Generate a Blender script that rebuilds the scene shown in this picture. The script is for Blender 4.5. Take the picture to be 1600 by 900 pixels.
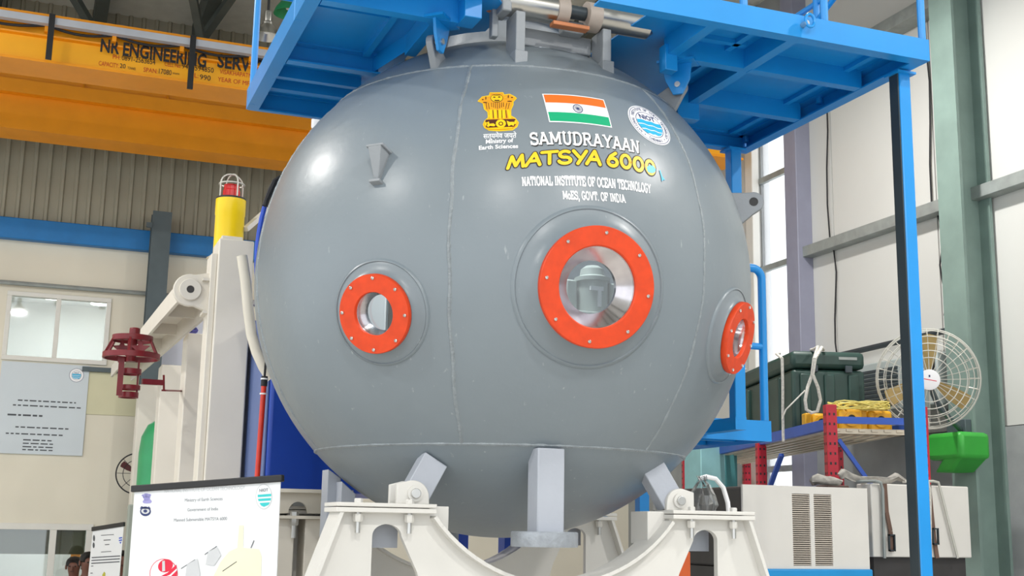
import bpy, bmesh, math, random
from mathutils import Vector, Matrix
random.seed(7)
PI = math.pi
for o in list(bpy.data.objects): bpy.data.objects.remove(o)
scene = bpy.context.scene
COL = scene.collection

# ------------------------------------------------------------------ camera
F, YAW, PIT, ROLL, CAMZ = 1930.0, math.radians(21), math.radians(11), math.radians(1.0), 1.9
FZ = -0.25                                    # floor level (the lens is 2.15 m above it)
_f = Vector((math.sin(YAW)*math.cos(PIT), math.cos(YAW)*math.cos(PIT), math.sin(PIT)))
_r0 = Vector((math.cos(YAW), -math.sin(YAW), 0)); _u0 = _r0.cross(_f)
_r = _r0*math.cos(ROLL) + _u0*math.sin(ROLL); _u = _u0*math.cos(ROLL) - _r0*math.sin(ROLL)
CAM = Vector((0, 0, CAMZ))
cd = bpy.data.cameras.new('camera'); co = bpy.data.objects.new('camera', cd); COL.objects.link(co)
M3 = Matrix((_r, _u, -_f)).transposed()
co.matrix_world = Matrix.Translation(CAM) @ M3.to_4x4()
cd.sensor_width = 36; cd.lens = 36*F/1600; cd.clip_start = .05; cd.clip_end = 300
scene.camera = co

# ------------------------------------------------------------------ sky, exposure, lamps
w = bpy.data.worlds.new('sky'); scene.world = w; w.use_nodes = True
bg = w.node_tree.nodes['Background']; bg.inputs[0].default_value = (.93, .97, 1, 1); bg.inputs[1].default_value = 1.5
scene.view_settings.view_transform = 'Standard'; scene.view_settings.look = 'None'
scene.view_settings.gamma = 1; scene.view_settings.use_curve_mapping = False
scene.view_settings.exposure = 0.2
LAMP_W = 190                                  # watts of each high bay lamp

# ------------------------------------------------------------------ survey helpers: pixel -> point in the hall
def ray(x, y): return _f + _r*((x-800)/F) - _u*((y-450)/F)
def onX(x, y, X): d = ray(x, y); return CAM + d*(X/d.x)
def onY(x, y, Y): d = ray(x, y); return CAM + d*(Y/d.y)
def onZ(x, y, Z): d = ray(x, y); return CAM + d*((Z-CAMZ)/d.z)
def dep(x, y, D): return CAM + ray(x, y)*D
C = dep(786, 452, 5.73); RS = 1.13            # the crew sphere
def sph(x, y, r=RS):
    d = ray(x, y).normalized(); m = CAM - C; b = m.dot(d); h = b*b - (m.dot(m) - r*r)
    return CAM + d*(-b - math.sqrt(max(h, 0)))
def dirll(lon, lat):
    a, b = math.radians(lon), math.radians(lat)
    return Vector((math.sin(a)*math.cos(b), -math.cos(a)*math.cos(b), math.sin(b)))

# ------------------------------------------------------------------ materials
def lin(c): return tuple((v/12.92 if v <= .04045 else ((v+.055)/1.055)**2.4) for v in c)
def hx(h): return lin(tuple(int(h[i:i+2], 16)/255 for i in (0, 2, 4)))
MATS = {}
def mat(name, color, rough=.5, metal=0., var=.06, scale=6., bump=.0, bscale=40., coat=0., spec=.5):
    if name in MATS: return MATS[name]
    m = bpy.data.materials.new(name); m.use_nodes = True; nt = m.node_tree; p = nt.nodes['Principled BSDF']
    c = hx(color); p.inputs['Roughness'].default_value = rough; p.inputs['Metallic'].default_value = metal
    p.inputs['Coat Weight'].default_value = coat; p.inputs['Coat Roughness'].default_value = .28
    p.inputs['Specular IOR Level'].default_value = spec
    tc = nt.nodes.new('ShaderNodeTexCoord'); nz = nt.nodes.new('ShaderNodeTexNoise')
    nz.inputs['Scale'].default_value = scale; nz.inputs['Detail'].default_value = 5
    nt.links.new(tc.outputs['Object'], nz.inputs['Vector'])
    rp = nt.nodes.new('ShaderNodeValToRGB'); rp.color_ramp.elements[0].position = .3; rp.color_ramp.elements[1].position = .7
    rp.color_ramp.elements[0].color = tuple(v*(1-var) for v in c)+(1,); rp.color_ramp.elements[1].color = tuple(min(1, v*(1+var)) for v in c)+(1,)
    nt.links.new(nz.outputs['Fac'], rp.inputs[0]); nt.links.new(rp.outputs[0], p.inputs['Base Color'])
    if bump:
        n2 = nt.nodes.new('ShaderNodeTexNoise'); n2.inputs['Scale'].default_value = bscale; n2.inputs['Detail'].default_value = 4
        nt.links.new(tc.outputs['Object'], n2.inputs['Vector'])
        b = nt.nodes.new('ShaderNodeBump'); b.inputs['Strength'].default_value = bump; b.inputs['Distance'].default_value = .01
        nt.links.new(n2.outputs['Fac'], b.inputs['Height']); nt.links.new(b.outputs[0], p.inputs['Normal'])
    MATS[name] = m; return m
def glass(name, tint='e8f0f0', gloss=.12, rough=.02):
    if name in MATS: return MATS[name]
    m = bpy.data.materials.new(name); m.use_nodes = True; nt = m.node_tree; nt.nodes.remove(nt.nodes['Principled BSDF'])
    t = nt.nodes.new('ShaderNodeBsdfTransparent'); t.inputs[0].default_value = hx(tint)+(1,)
    g = nt.nodes.new('ShaderNodeBsdfGlossy'); g.inputs['Roughness'].default_value = rough
    fr = nt.nodes.new('ShaderNodeFresnel'); fr.inputs[0].default_value = 1.3
    ad = nt.nodes.new('ShaderNodeMath'); ad.operation = 'MULTIPLY_ADD'; ad.inputs[1].default_value = .9; ad.inputs[2].default_value = gloss
    nt.links.new(fr.outputs[0], ad.inputs[0])
    mx = nt.nodes.new('ShaderNodeMixShader'); nt.links.new(ad.outputs[0], mx.inputs[0]); nt.links.new(t.outputs[0], mx.inputs[1]); nt.links.new(g.outputs[0], mx.inputs[2])
    nt.links.new(mx.outputs[0], nt.nodes['Material Output'].inputs[0]); MATS[name] = m; return m
def translucent(name, tint='ffffff', k=.7):
    m = bpy.data.materials.new(name); m.use_nodes = True; nt = m.node_tree; nt.nodes.remove(nt.nodes['Principled BSDF'])
    t = nt.nodes.new('ShaderNodeBsdfTranslucent'); t.inputs[0].default_value = hx(tint)+(1,)
    g = nt.nodes.new('ShaderNodeBsdfTransparent'); g.inputs[0].default_value = hx(tint)+(1,)
    mx = nt.nodes.new('ShaderNodeMixShader'); mx.inputs[0].default_value = k
    nt.links.new(t.outputs[0], mx.inputs[1]); nt.links.new(g.outputs[0], mx.inputs[2]); nt.links.new(mx.outputs[0], nt.nodes['Material Output'].inputs[0])
    MATS[name] = m; return m
def emit(name, color, s):
    m = bpy.data.materials.new(name); m.use_nodes = True; p = m.node_tree.nodes['Principled BSDF']
    p.inputs['Base Color'].default_value = hx(color)+(1,); p.inputs['Emission Color'].default_value = hx(color)+(1,); p.inputs['Emission Strength'].default_value = s
    MATS[name] = m; return m

HULL = mat('hull_grey_paint', '79838a', .40, var=.04, scale=2.2, bump=.24, bscale=9, coat=.22)
def add_scuffs(m, amount=.35):
    nt = m.node_tree; p = nt.nodes['Principled BSDF']; src = p.inputs['Base Color'].links[0].from_socket
    tc = nt.nodes.new('ShaderNodeTexCoord'); mp = nt.nodes.new('ShaderNodeMapping'); mp.inputs['Scale'].default_value = (26, 26, 9); mp.inputs['Rotation'].default_value = (.5, .3, .2)
    nz = nt.nodes.new('ShaderNodeTexNoise'); nz.inputs['Scale'].default_value = 1.6; nz.inputs['Detail'].default_value = 3
    rp = nt.nodes.new('ShaderNodeValToRGB'); rp.color_ramp.elements[0].position = .70; rp.color_ramp.elements[1].position = .78; rp.color_ramp.elements[1].color = (amount, amount, amount, 1)
    mx = nt.nodes.new('ShaderNodeMixRGB'); mx.inputs[2].default_value = hx('c2c8cb')+(1,)
    nt.links.new(tc.outputs['Object'], mp.inputs[0]); nt.links.new(mp.outputs[0], nz.inputs['Vector']); nt.links.new(nz.outputs['Fac'], rp.inputs[0])
    nt.links.new(rp.outputs[0], mx.inputs[0]); nt.links.new(src, mx.inputs[1]); nt.links.new(mx.outputs[0], p.inputs['Base Color'])
add_scuffs(HULL)
HULL2 = mat('fitting_grey_paint', '8d9297', .42, var=.06, bump=.15, bscale=60)
PALE = mat('pale_grey_paint', 'a9aeb8', .45, var=.05, bump=.1, bscale=60)
WELD = mat('weld_bead_grey', '858d92', .3, var=.12, scale=40, bump=.5, bscale=120)
ORANGE = mat('orange_red_paint', 'd43e05', .48, var=.10, scale=22, bump=.05)
CHROME = mat('polished_steel', 'c9c4c8', .16, 1., var=.12, scale=14)
STEEL = mat('brushed_steel', 'b9b7b2', .28, 1., var=.08)
ZINC = mat('zinc_bolt', 'c8c8c6', .35, .9, var=.08)
BLUE = mat('platform_blue_paint', '0d8cd8', .38, var=.05, scale=4, coat=.2)
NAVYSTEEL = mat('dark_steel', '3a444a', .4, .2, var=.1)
WHITE = mat('cradle_white_paint', 'd6d4cf', .45, var=.025, scale=5, bump=.04)
GANTRY = mat('gantry_white_paint', 'dcd6cb', .5, var=.03, scale=3, bump=.04)
CREAM = mat('beige_paint', 'd2cbbd', .55, var=.04)
CRANE = mat('crane_orange_paint', 'f39a08', .45, var=.06, scale=3)
CRANE2 = mat('crane_amber_paint', 'f7ae16', .45, var=.05, scale=3)
BLACK = mat('black_paint', '1c1c1e', .5, var=.1)
RUBBER = mat('black_rubber', '222226', .7, var=.1)
WALLC = mat('cream_wall_plaster', 'e2dccb', .8, var=.035, scale=1.2, bump=.05, bscale=8)
CLAD = mat('corrugated_cladding', 'a39f8d', .55, .1, var=.05, scale=1.5)
BEAMB = mat('beam_blue_paint', '0f72b6', .5, var=.08, scale=5)
IRON = mat('column_dark_grey', '4f5c61', .5, var=.08)
SHEET = mat('wall_sheet_pale_grey', 'cfcfcb', .5, var=.02, scale=1.)
CONC = mat('concrete_dado', '96999a', .85, var=.12, scale=2.5, bump=.15, bscale=20)
GALV = mat('galvanised_steel', '9aa09e', .5, .3, var=.12, scale=9)
JAMB = mat('window_jamb_violet_grey', '8d8ea0', .5, var=.05)
GREENCOL = mat('grey_green_paint', '7b9089', .5, var=.09, scale=4)
FLOOR = mat('floor_concrete', 'c9c6bf', .45, var=.1, scale=1.3, bump=.05)
ROOF = mat('roof_sheet_grey', 'd4d6cf', .7, var=.06)
ROOFB = mat('roof_steel_dark', '4d5450', .6, var=.08)
MAROON = mat('maroon_paint', '74101b', .38, var=.12, scale=12)
YELLOW = mat('yellow_plastic', 'f2cf0c', .3, var=.04)
RED = mat('red_plastic', 'd41a1c', .25, var=.08)
GREEN = mat('green_enamel', '2f9a62', .4, var=.08)
ROYAL = mat('royal_blue_paint', '0a3fa8', .4, var=.06, scale=4)
TANKSHADE = mat('shaded_tank_blue', '56699a', .5, var=.06)  # tank blue as it looks in shade, put into the colour
REDPOLE = mat('red_orange_gloss', 'd8331c', .3, var=.12, scale=20)
RACKRED = mat('rack_red_paint', 'b8152e', .45, var=.07)
RACKBLUE = mat('rack_blue_paint', '2b55b4', .45, var=.07)
SLATM = mat('slat_zinc', 'c3b9a6', .5, .2, var=.1)
OLIVE = mat('crate_dark_green', '24403a', .45, var=.16, scale=7)
ROPE = mat('white_rope', 'cfcdc6', .9, var=.18, scale=60, bump=.6, bscale=90)
AMBER = mat('amber_yellow_paint', 'd9a015', .45, var=.12, scale=10)
FANBLADE = mat('beige_fan_blade', 'a8905a', .45, var=.06)
FANWIRE = mat('pale_wire', 'c9c8bf', .4, .4, var=.06)
CABINET = mat('cabinet_off_white', 'dad7d1', .5, var=.02)
BASEBLUE = mat('cabinet_base_blue', '1c8fd0', .45, var=.05)
LIME = mat('bright_green_plastic', '35a43a', .45, var=.08)
TEAL = mat('teal_paint', '8fc0c4', .55, var=.08)
CHAR = mat('charcoal_case', '3a3838', .6, var=.12)
STRAP = mat('brown_webbing', '6b5348', .8, var=.15)
CLOTH = mat('grey_rag', 'a5a19a', .9, var=.2, scale=25, bump=.4)
PVC = mat('pale_pvc_pipe', 'd9d3c6', .45, var=.05)
CABLEB = mat('blue_cable_sheath', '2a55c8', .4, var=.08)
COPPER = mat('copper_brown_paint', 'b9744a', .45, .2, var=.12)
PAPER = mat('banner_white_vinyl', 'e6e8ea', .5, var=.006)
PAPER2 = mat('poster_pale_blue', 'cdd6dc', .5, var=.01)
INKW = mat('vinyl_white', 'f2f2f4', .4, var=.01); INKK = mat('vinyl_black', '17120c', .5, var=.05)
INKY = mat('vinyl_yellow', 'f8c80e', .4, var=.05, scale=30); INKGOLD = mat('vinyl_gold', 'eda21c', .45, var=.1, scale=40)
INKBR = mat('vinyl_brown', '4a1e08', .5, var=.1); INKS = mat('flag_saffron', 'f4701c', .4, var=.01)
INKG = mat('flag_green', '0aa572', .4, var=.01); INKN = mat('vinyl_navy', '2a3568', .5, var=.02)
INKC = mat('vinyl_cyan', '22b0dc', .4, var=.03); INKGR = mat('print_grey', '84878e', .6, var=.01)
INKV = mat('print_violet', '5a55a8', .6, var=.02); INKT = mat('print_turquoise', '35c2c4', .6, var=.02)
INKPY = mat('print_pale_yellow', 'eae6c9', .6, var=.02); INKR = mat('print_red', 'd8143c', .5, var=.03); INKRED = mat('letter_red', 'c0391a', .5, var=.03)
INKDG = mat('print_dark_grey', '4c5056', .6, var=.02); INKLG = mat('print_light_grey', 'c8cacd', .6, var=.02); INKOL = mat('print_olive', 'b8b23a', .6, var=.02)
BLIND = mat('brown_blind', '7a6c50', .8, var=.08, scale=30)
FROST = mat('frosted_panel', 'd3cfae', .6, var=.04, scale=2)
FRAMEW = mat('window_frame_white', 'dfddd6', .45, var=.02)
SKIN = mat('skin_brown', '6b4436', .55, var=.05); HAIR = mat('hair_black', '15110f', .6, var=.1)
PANE = glass('clear_glass'); PORTGLASS = glass('acrylic_port', 'dfe6e4', .10, .03)
FILM = glass('clear_plastic_film', 'f2f4f5', .10, .2)
SKYLIGHT = translucent('translucent_window_sheet')
LAMPGLOW = emit('office_lamp_glow', 'fff6ea', 6.0)

# ------------------------------------------------------------------ mesh builder
class MB:
    def __init__(s): s.v = []; s.f = []; s.m = []; s.cur = 0
    def add(s, vs, fs):
        o = len(s.v); s.v += [Vector(v) for v in vs]
        for f in fs: s.f.append([o+i for i in f]); s.m.append(s.cur)
        return s
    def box(s, x0, x1, y0, y1, z0, z1):
        x0, x1 = sorted((x0, x1)); y0, y1 = sorted((y0, y1)); z0, z1 = sorted((z0, z1))
        return s.add([(x, y, z) for z in (z0, z1) for y in (y0, y1) for x in (x0, x1)],
                     [(0, 2, 3, 1), (4, 5, 7, 6), (0, 1, 5, 4), (2, 6, 7, 3), (0, 4, 6, 2), (1, 3, 7, 5)])
    def obox(s, c, ax, hs):
        c = Vector(c); a = [Vector(v).normalized()*h for v, h in zip(ax, hs)]
        return s.add([c + a[0]*i + a[1]*j + a[2]*k for k in (-1, 1) for j in (-1, 1) for i in (-1, 1)],
                     [(0, 2, 3, 1), (4, 5, 7, 6), (0, 1, 5, 4), (2, 6, 7, 3), (0, 4, 6, 2), (1, 3, 7, 5)])
    def bar(s, p, q, w, h, up=(0, 0, 1)):
        p, q = Vector(p), Vector(q); d = (q-p).normalized(); sd = d.cross(Vector(up))
        if sd.length < 1e-4: sd = d.cross(Vector((1, 0, 0)))
        sd.normalize(); u = sd.cross(d)
        return s.obox((p+q)/2, (sd, d, u), (w/2, (q-p).length/2, h/2))
    def lathe(s, prof, o, ax, n=32, cap0=False, cap1=False, arc=None):
        o = Vector(o); ax = Vector(ax).normalized(); e = ax.orthogonal().normalized(); g = ax.cross(e)
        vs = []; fs = []; k = len(prof)
        for i in range(n):
            a = 2*PI*i/n; d = e*math.cos(a) + g*math.sin(a)
            vs += [o + d*r + ax*h for r, h in prof]
        for i in range(n):
            j = (i+1) % n
            for t in range(k-1): fs.append((i*k+t, j*k+t, j*k+t+1, i*k+t+1))
        if cap0: fs.append([i*k for i in range(n)][::-1])
        if cap1: fs.append([i*k+k-1 for i in range(n)])
        return s.add(vs, fs)
    def cyl(s, p, q, r, n=16, r2=None):
        p, q = Vector(p), Vector(q); L = (q-p).length
        return s.lathe([(r, 0), (r if r2 is None else r2, L)], p, q-p, n, True, True)
    def ring(s, c, ax, ro, ri, h, n=32):
        return s.lathe([(ri, 0), (ro, 0), (ro, h), (ri, h), (ri, 0)], c, ax, n)
    def tube(s, pts, r, n=8, closed=False):
        pts = [Vector(p) for p in pts]; k = len(pts); vs = []; fs = []; last = None
        for i, p in enumerate(pts):
            if closed: t = pts[(i+1) % k] - pts[i-1]
            else: t = pts[min(i+1, k-1)] - pts[max(i-1, 0)]
            t.normalize()
            e = t.orthogonal().normalized() if last is None else (last - t*last.dot(t)).normalized()
            last = e; g = t.cross(e); rr = r[i] if isinstance(r, (list, tuple)) else r
            vs += [p + (e*math.cos(2*PI*j/n) + g*math.sin(2*PI*j/n))*rr for j in range(n)]
        for i in range(k if closed else k-1):
            a, b = i*n, ((i+1) % k)*n
            for j in range(n): fs.append((a+j, a+(j+1) % n, b+(j+1) % n, b+j))
        if not closed: fs += [list(range(n))[::-1], [(k-1)*n+j for j in range(n)]]
        return s.add(vs, fs)
    def prism(s, pts, th):
        pts = [Vector(p) for p in pts]; th = Vector(th); n = len(pts)
        fs = [list(range(n)), list(range(2*n-1, n-1, -1))] + [(i, n+i, n+(i+1) % n, (i+1) % n) for i in range(n)]
        return s.add(pts + [p+th for p in pts], fs)
    def chan(s, p, q, h, fl, flip=1, t=.008, up=(0, 0, 1)):
        "channel section from p to q (bottom line of the web), height h, flanges fl"
        p, q = Vector(p), Vector(q); d = (q-p).normalized(); u = Vector(up); sd = d.cross(u)*flip
        pr = [(0, 0), (fl, 0), (fl, t), (t, t), (t, h-t), (fl, h-t), (fl, h), (0, h)]
        return s.prism([p+sd*a+u*b for a, b in pr], q-p)
    def build(s, name, mats, parent=None, bevel=0, sharp=35, flat=False):
        me = bpy.data.meshes.new(name); me.from_pydata([tuple(v) for v in s.v], [], s.f)
        mats = mats if isinstance(mats, (list, tuple)) else [mats]
        for m in mats: me.materials.append(m)
        me.polygons.foreach_set('material_index', s.m)
        bm = bmesh.new(); bm.from_mesh(me); bmesh.ops.recalc_face_normals(bm, faces=bm.faces) if not flat else None
        bm.to_mesh(me); bm.free()
        if not flat:
            me.polygons.foreach_set('use_smooth', [True]*len(me.polygons)); me.set_sharp_from_angle(angle=math.radians(sharp))
        o = bpy.data.objects.new(name, me); COL.objects.link(o)
        if parent: attach(o, parent)
        if bevel:
            b = o.modifiers.new('bevel', 'BEVEL'); b.width = bevel; b.segments = 2; b.limit_method = 'ANGLE'; b.angle_limit = math.radians(50)
        return o
ORIG = {}
def attach(o, parent):
    o.parent = parent
    o.matrix_parent_inverse = Matrix.Translation(-ORIG.get(parent.name, Vector((0, 0, 0))))
def thing(name, label, cat, loc=(0, 0, 0), group=None):
    o = bpy.data.objects.new(name, None); COL.objects.link(o); o.location = loc; o.empty_display_size = .2
    ORIG[o.name] = Vector(loc); return tag(o, label, cat, group)
def tag(o, label, cat, group=None):
    o['label'] = label; o['category'] = cat
    if group: o['group'] = group
    return o
def struct(o): o['kind'] = 'structure'; return o
def dup(root, delta, label=None, parent=None):
    c = root.copy(); COL.objects.link(c)
    if parent is not None: c.parent = parent
    else: c.location = root.location + Vector(delta)
    if label: c['label'] = label
    for ch in list(root.children): dup(ch, None, parent=c)
    return c
def bolt_mb(p, ax, r=.012, h=.01):
    m = MB(); p = Vector(p); ax = Vector(ax).normalized()
    m.lathe([(r, 0), (r, h*.8), (r*.8, h)], p, ax, 6, True, True); return m

# ------------------------------------------------------------------ lettering helpers
_fc = {}
def font_tris(text, off=0.):
    key = (text, off)
    if key in _fc: return _fc[key]
    cu = bpy.data.curves.new('t', 'FONT'); cu.body = text; cu.size = 1; cu.offset = off; cu.dimensions = '2D'; cu.fill_mode = 'FRONT'; cu.resolution_u = 3
    o = bpy.data.objects.new('t', cu); COL.objects.link(o); dg = bpy.context.evaluated_depsgraph_get(); ev = o.evaluated_get(dg)
    me = ev.to_mesh(); me.calc_loop_triangles()
    vs = [(v.co.x, v.co.y) for v in me.vertices]; tris = [tuple(t.vertices) for t in me.loop_triangles]
    ev.to_mesh_clear(); bpy.data.objects.remove(o); bpy.data.curves.remove(cu)
    xs = [v[0] for v in vs]; x0, x1 = (min(xs), max(xs)) if xs else (0, 1)
    r = ([((x-x0)/(x1-x0), y/.7) for x, y in vs], tris, (x1-x0)/.7)   # u 0..1, v 0..1 at cap height, aspect
    _fc[key] = r; return r
def put_tris(mb, vs, tris, fn):
    mb.add([fn(x, y) for x, y in vs], tris)
def text_on(mb, text, fn, off=0.):
    vs, tris, asp = font_tris(text, off); put_tris(mb, vs, tris, fn)
def plane_text(mb, text, org, ex, ey, h, off=0., width=None, center=False):
    "flat lettering: cap height h, from org along ex"
    vs, tris, asp = font_tris(text, off); org, ex, ey = Vector(org), Vector(ex), Vector(ey); wd = width or asp*h
    if center: org = org - ex*wd/2
    mb.add([org + ex*(x*wd) + ey*(y*h) for x, y in vs], tris)
# strokes: returns triangles list in 2D
def stroke2(poly, wd, cap=True, n=10):
    vs = []; ts = []
    for (a, b) in zip(poly[:-1], poly[1:]):
        a = Vector(a); b = Vector(b); d = b-a
        if d.length < 1e-6: continue
        d.normalize(); nrm = Vector((-d.y, d.x))*(wd/2); o = len(vs)
        vs += [tuple(a+nrm), tuple(a-nrm), tuple(b-nrm), tuple(b+nrm)]; ts += [(o, o+1, o+2), (o, o+2, o+3)]
    pts = poly if cap else poly[1:-1]
    for p in pts:
        o = len(vs); vs.append(tuple(p)); vs += [(p[0]+math.cos(2*PI*k/n)*wd/2, p[1]+math.sin(2*PI*k/n)*wd/2) for k in range(n)]
        ts += [(o, o+1+k, o+1+(k+1) % n) for k in range(n)]
    return vs, ts
def arc(cx, cy, rx, ry, a0, a1, n=14): return [(cx+rx*math.cos(math.radians(a0+(a1-a0)*i/n)), cy+ry*math.sin(math.radians(a0+(a1-a0)*i/n))) for i in range(n+1)]
# slab serif capitals: (width, strokes, serifs (x, y, half length, vertical?))
def slab(ch):
    S = {
     'A': (.92, [[(.10, 0), (.46, 1)], [(.46, 1), (.82, 0)], [(.22, .33), (.70, .33)]], [(.10, 0, .16), (.82, 0, .16), (.42, 1, .15)]),
     'C': (.82, [arc(.46, .5, .36, .46, 50, 310)], []),
     'D': (.88, [[(.18, 0), (.18, 1)], [(.18, .96), (.42, .96)] + arc(.42, .5, .36, .46, 80, -80) + [(.18, .04)]], [(.12, 0, .12), (.12, 1, .12)]),
     'E': (.80, [[(.18, 0), (.18, 1)], [(.05, .94), (.72, .94), (.72, .74)], [(.18, .5), (.55, .5)], [(.05, .06), (.74, .06), (.74, .28)]], []),
     'F': (.76, [[(.18, 0), (.18, 1)], [(.05, .94), (.72, .94), (.72, .72)], [(.18, .5), (.55, .5)]], [(.2, 0, .18)]),
     'G': (.88, [arc(.46, .5, .36, .46, 50, 350), [(.5, .42), (.9, .42)]], []),
     'H': (.92, [[(.2, 0), (.2, 1)], [(.74, 0), (.74, 1)], [(.2, .5), (.74, .5)]], [(.2, 0, .17), (.2, 1, .17), (.74, 0, .17), (.74, 1, .17)]),
     'I': (.44, [[(.22, 0), (.22, 1)]], [(.22, 0, .18), (.22, 1, .18)]),
     'L': (.76, [[(.2, 0), (.2, 1)], [(.05, .06), (.7, .06), (.7, .3)]], [(.2, 1, .17)]),
     'M': (1.1, [[(.18, 0), (.18, 1)], [(.18, 1), (.55, .2)], [(.55, .2), (.92, 1)], [(.92, 1), (.92, 0)]], [(.16, 0, .15), (.92, 0, .15), (.12, 1, .11), (.98, 1, .11)]),
     'N': (.94, [[(.18, 0), (.18, 1)], [(.18, 1), (.74, 0)], [(.74, 0), (.74, 1)]], [(.16, 0, .15), (.1, 1, .12), (.76, 1, .15)]),
     'O': (.90, [arc(.45, .5, .36, .46, 0, 360, 22)], []),
     'R': (.92, [[(.18, 0), (.18, 1)], [(.18, .95), (.5, .95)] + arc(.5, .73, .2, .22, 90, -90, 8) + [(.18, .5)], [(.42, .5), (.76, .04)]], [(.18, 0, .17), (.12, 1, .12), (.8, 0, .12)]),
     'S': (.76, [arc(.38, .73, .28, .22, 25, 270, 10)[:-1] + arc(.38, .27, .30, .23, 90, -160, 10)], [(.66, .82, -.13), (.09, .16, -.13)]),
     'T': (.82, [[(.41, 0), (.41, 1)], [(.06, .72), (.06, .95), (.76, .95), (.76, .72)]], [(.41, 0, .17)]),
     'U': (.92, [[(.2, 1), (.2, .34)] + arc(.46, .32, .26, .28, 180, 360, 10) + [(.72, 1)]], [(.2, 1, .17), (.72, 1, .17)]),
     'V': (.90, [[(.12, 1), (.46, 0)], [(.46, 0), (.80, 1)]], [(.12, 1, .15), (.8, 1, .15)]),
     'Y': (.90, [[(.12, 1), (.45, .48)], [(.80, 1), (.45, .48)], [(.45, .5), (.45, 0)]], [(.12, 1, .15), (.8, 1, .15), (.45, 0, .16)]),
     'o': (.66, [arc(.33, .33, .24, .28, 0, 360, 16)], []),
     '.': (.30, [[(.14, .04), (.16, .04)]], []), ',': (.30, [[(.17, .04), (.10, -.18)]], []), ' ': (.42, [], []),
    }
    return S[ch]
def slab_tris(text, sw=.19, ser=.13, gap=.03):
    vs = []; ts = []; x = 0
    for ch in text:
        wd, st, se = slab(ch)
        for poly in st:
            a, b = stroke2([(px+x, py) for px, py in poly], sw, cap=len(poly) > 2 or ch in '.,', n=8); o = len(vs); vs += a; ts += [tuple(i+o for i in t) for t in b]
        for (sx, sy, hl) in se:
            o = len(vs); y0, y1 = (0, ser) if sy < .5 else (1-ser, 1)
            if hl < 0: xa, xb, y0, y1 = sx-.06, sx+.06, sy+hl*1.2, sy-hl*1.2
            else: xa, xb = sx-hl, sx+hl
            vs += [(x+xa, y0), (x+xb, y0), (x+xb, y1), (x+xa, y1)]; ts += [(o, o+1, o+2), (o, o+2, o+3)]
        x += wd + gap
    return [(a/x, b) for a, b in vs], ts
def quad_on_sphere(TL, TR, BR, BL, off):
    "a sheet stuck on the hull between four surveyed corners"
    q = [(sph(*p)-C) for p in (TL, TR, BR, BL)]
    def fn(u, v): return C + ((q[3]*(1-u)+q[2]*u)*(1-v) + (q[0]*(1-u)+q[1]*u)*v).normalized()*(RS+off)
    return fn
def sub_rect(mb, fn, u0, u1, v0, v1, nu=10, nv=4):
    vs = [fn(u0+(u1-u0)*i/nu, v0+(v1-v0)*j/nv) for j in range(nv+1) for i in range(nu+1)]
    mb.add(vs, [(j*(nu+1)+i, j*(nu+1)+i+1, (j+1)*(nu+1)+i+1, (j+1)*(nu+1)+i) for j in range(nv) for i in range(nu)])
def sub_disc(mb, fn, cx, cy, rx, ry, n=40, rings=4, r0=0.):
    vs = []; fs = []
    for k in range(rings+1):
        t = r0 + (1-r0)*k/rings
        vs += [fn(cx+rx*t*math.cos(2*PI*i/n), cy+ry*t*math.sin(2*PI*i/n)) for i in range(n)]
    for k in range(rings):
        for i in range(n): fs.append((k*n+i, k*n+(i+1) % n, (k+1)*n+(i+1) % n, (k+1)*n+i))
    mb.add(vs, fs)

# ================================================================== THE HALL
struct(MB().box(-14, 8.2, -12, 16.2, FZ-.1, FZ).build('floor', FLOOR))
# back wall: plaster below, corrugated cladding above a blue beam
wb = MB()
for a in [(-12, -.4, FZ, 5.3), (.75, 8.0, FZ, 5.3), (-.4, .75, 1.85, 3.82), (-.4, .75, 4.6, 5.3)]: wb.box(a[0], a[1], 16, 16.15, a[2], a[3])
wb.box(-12, 8.0, 16.06, 16.15, 5.3, 8.4)
WB = struct(wb.build('wall_back', WALLC))
def rib_sheet(x0, n, pitch, z0, z1, y):
    m = MB(); pr = []
    for i in range(n):
        a = x0 + i*pitch
        pr += [(a, y), (a+pitch*.62, y), (a+pitch*.72, y-.035), (a+pitch*.90, y-.035), (a+pitch, y)]
    pr = [p for i, p in enumerate(pr) if i == 0 or p != pr[i-1]]
    k = len(pr); m.add([(x, yy, z0) for x, yy in pr] + [(x, yy, z1) for x, yy in pr], [(i, i+1, k+i+1, k+i) for i in range(k-1)])
    return m
for i in range(13):
    rib_sheet(-5.0 + i*.99, 6, .165, 5.35, 8.4, 16.04).build('cladding_sheet', CLAD, WB, sharp=20)
# interior window of the office floor, glazed door below it, frosted band
def framed(name, x0, x1, z0, z1, mull, y=15.97, fw=.055, transom=None):
    m = MB()
    for a in [(x0, x1, z1-fw, z1), (x0, x1, z0, z0+fw), (x0, x0+fw, z0+fw, z1-fw), (x1-fw, x1, z0+fw, z1-fw)] + [(c-fw/2, c+fw/2, z0+fw, z1-fw) for c in mull]: m.box(a[0], a[1], y, y+.1, a[2], a[3])
    if transom: m.box(x0, x1, y, y+.1, transom-fw/2, transom+fw/2)
    o = struct(m.build(name, FRAMEW, bevel=.004))
    ed = [x0] + list(mull) + [x1]
    for a, b in zip(ed[:-1], ed[1:]): MB().box(a+fw/2, b-fw/2, y+.05, y+.056, z0+fw, z1-fw).build('pane', PANE, o)
    return o
W1 = framed('window_1', -.43, .78, 3.79, 4.63, [.165])
D1 = framed('door_1', -.43, .78, FZ, 1.86, [.33], fw=.075)
for a, b in [(-.355, .29), (.37, .70)]: MB().box(a, b, 16.04, 16.05, 1.50, 1.785).build('blind', BLIND, D1)
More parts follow.
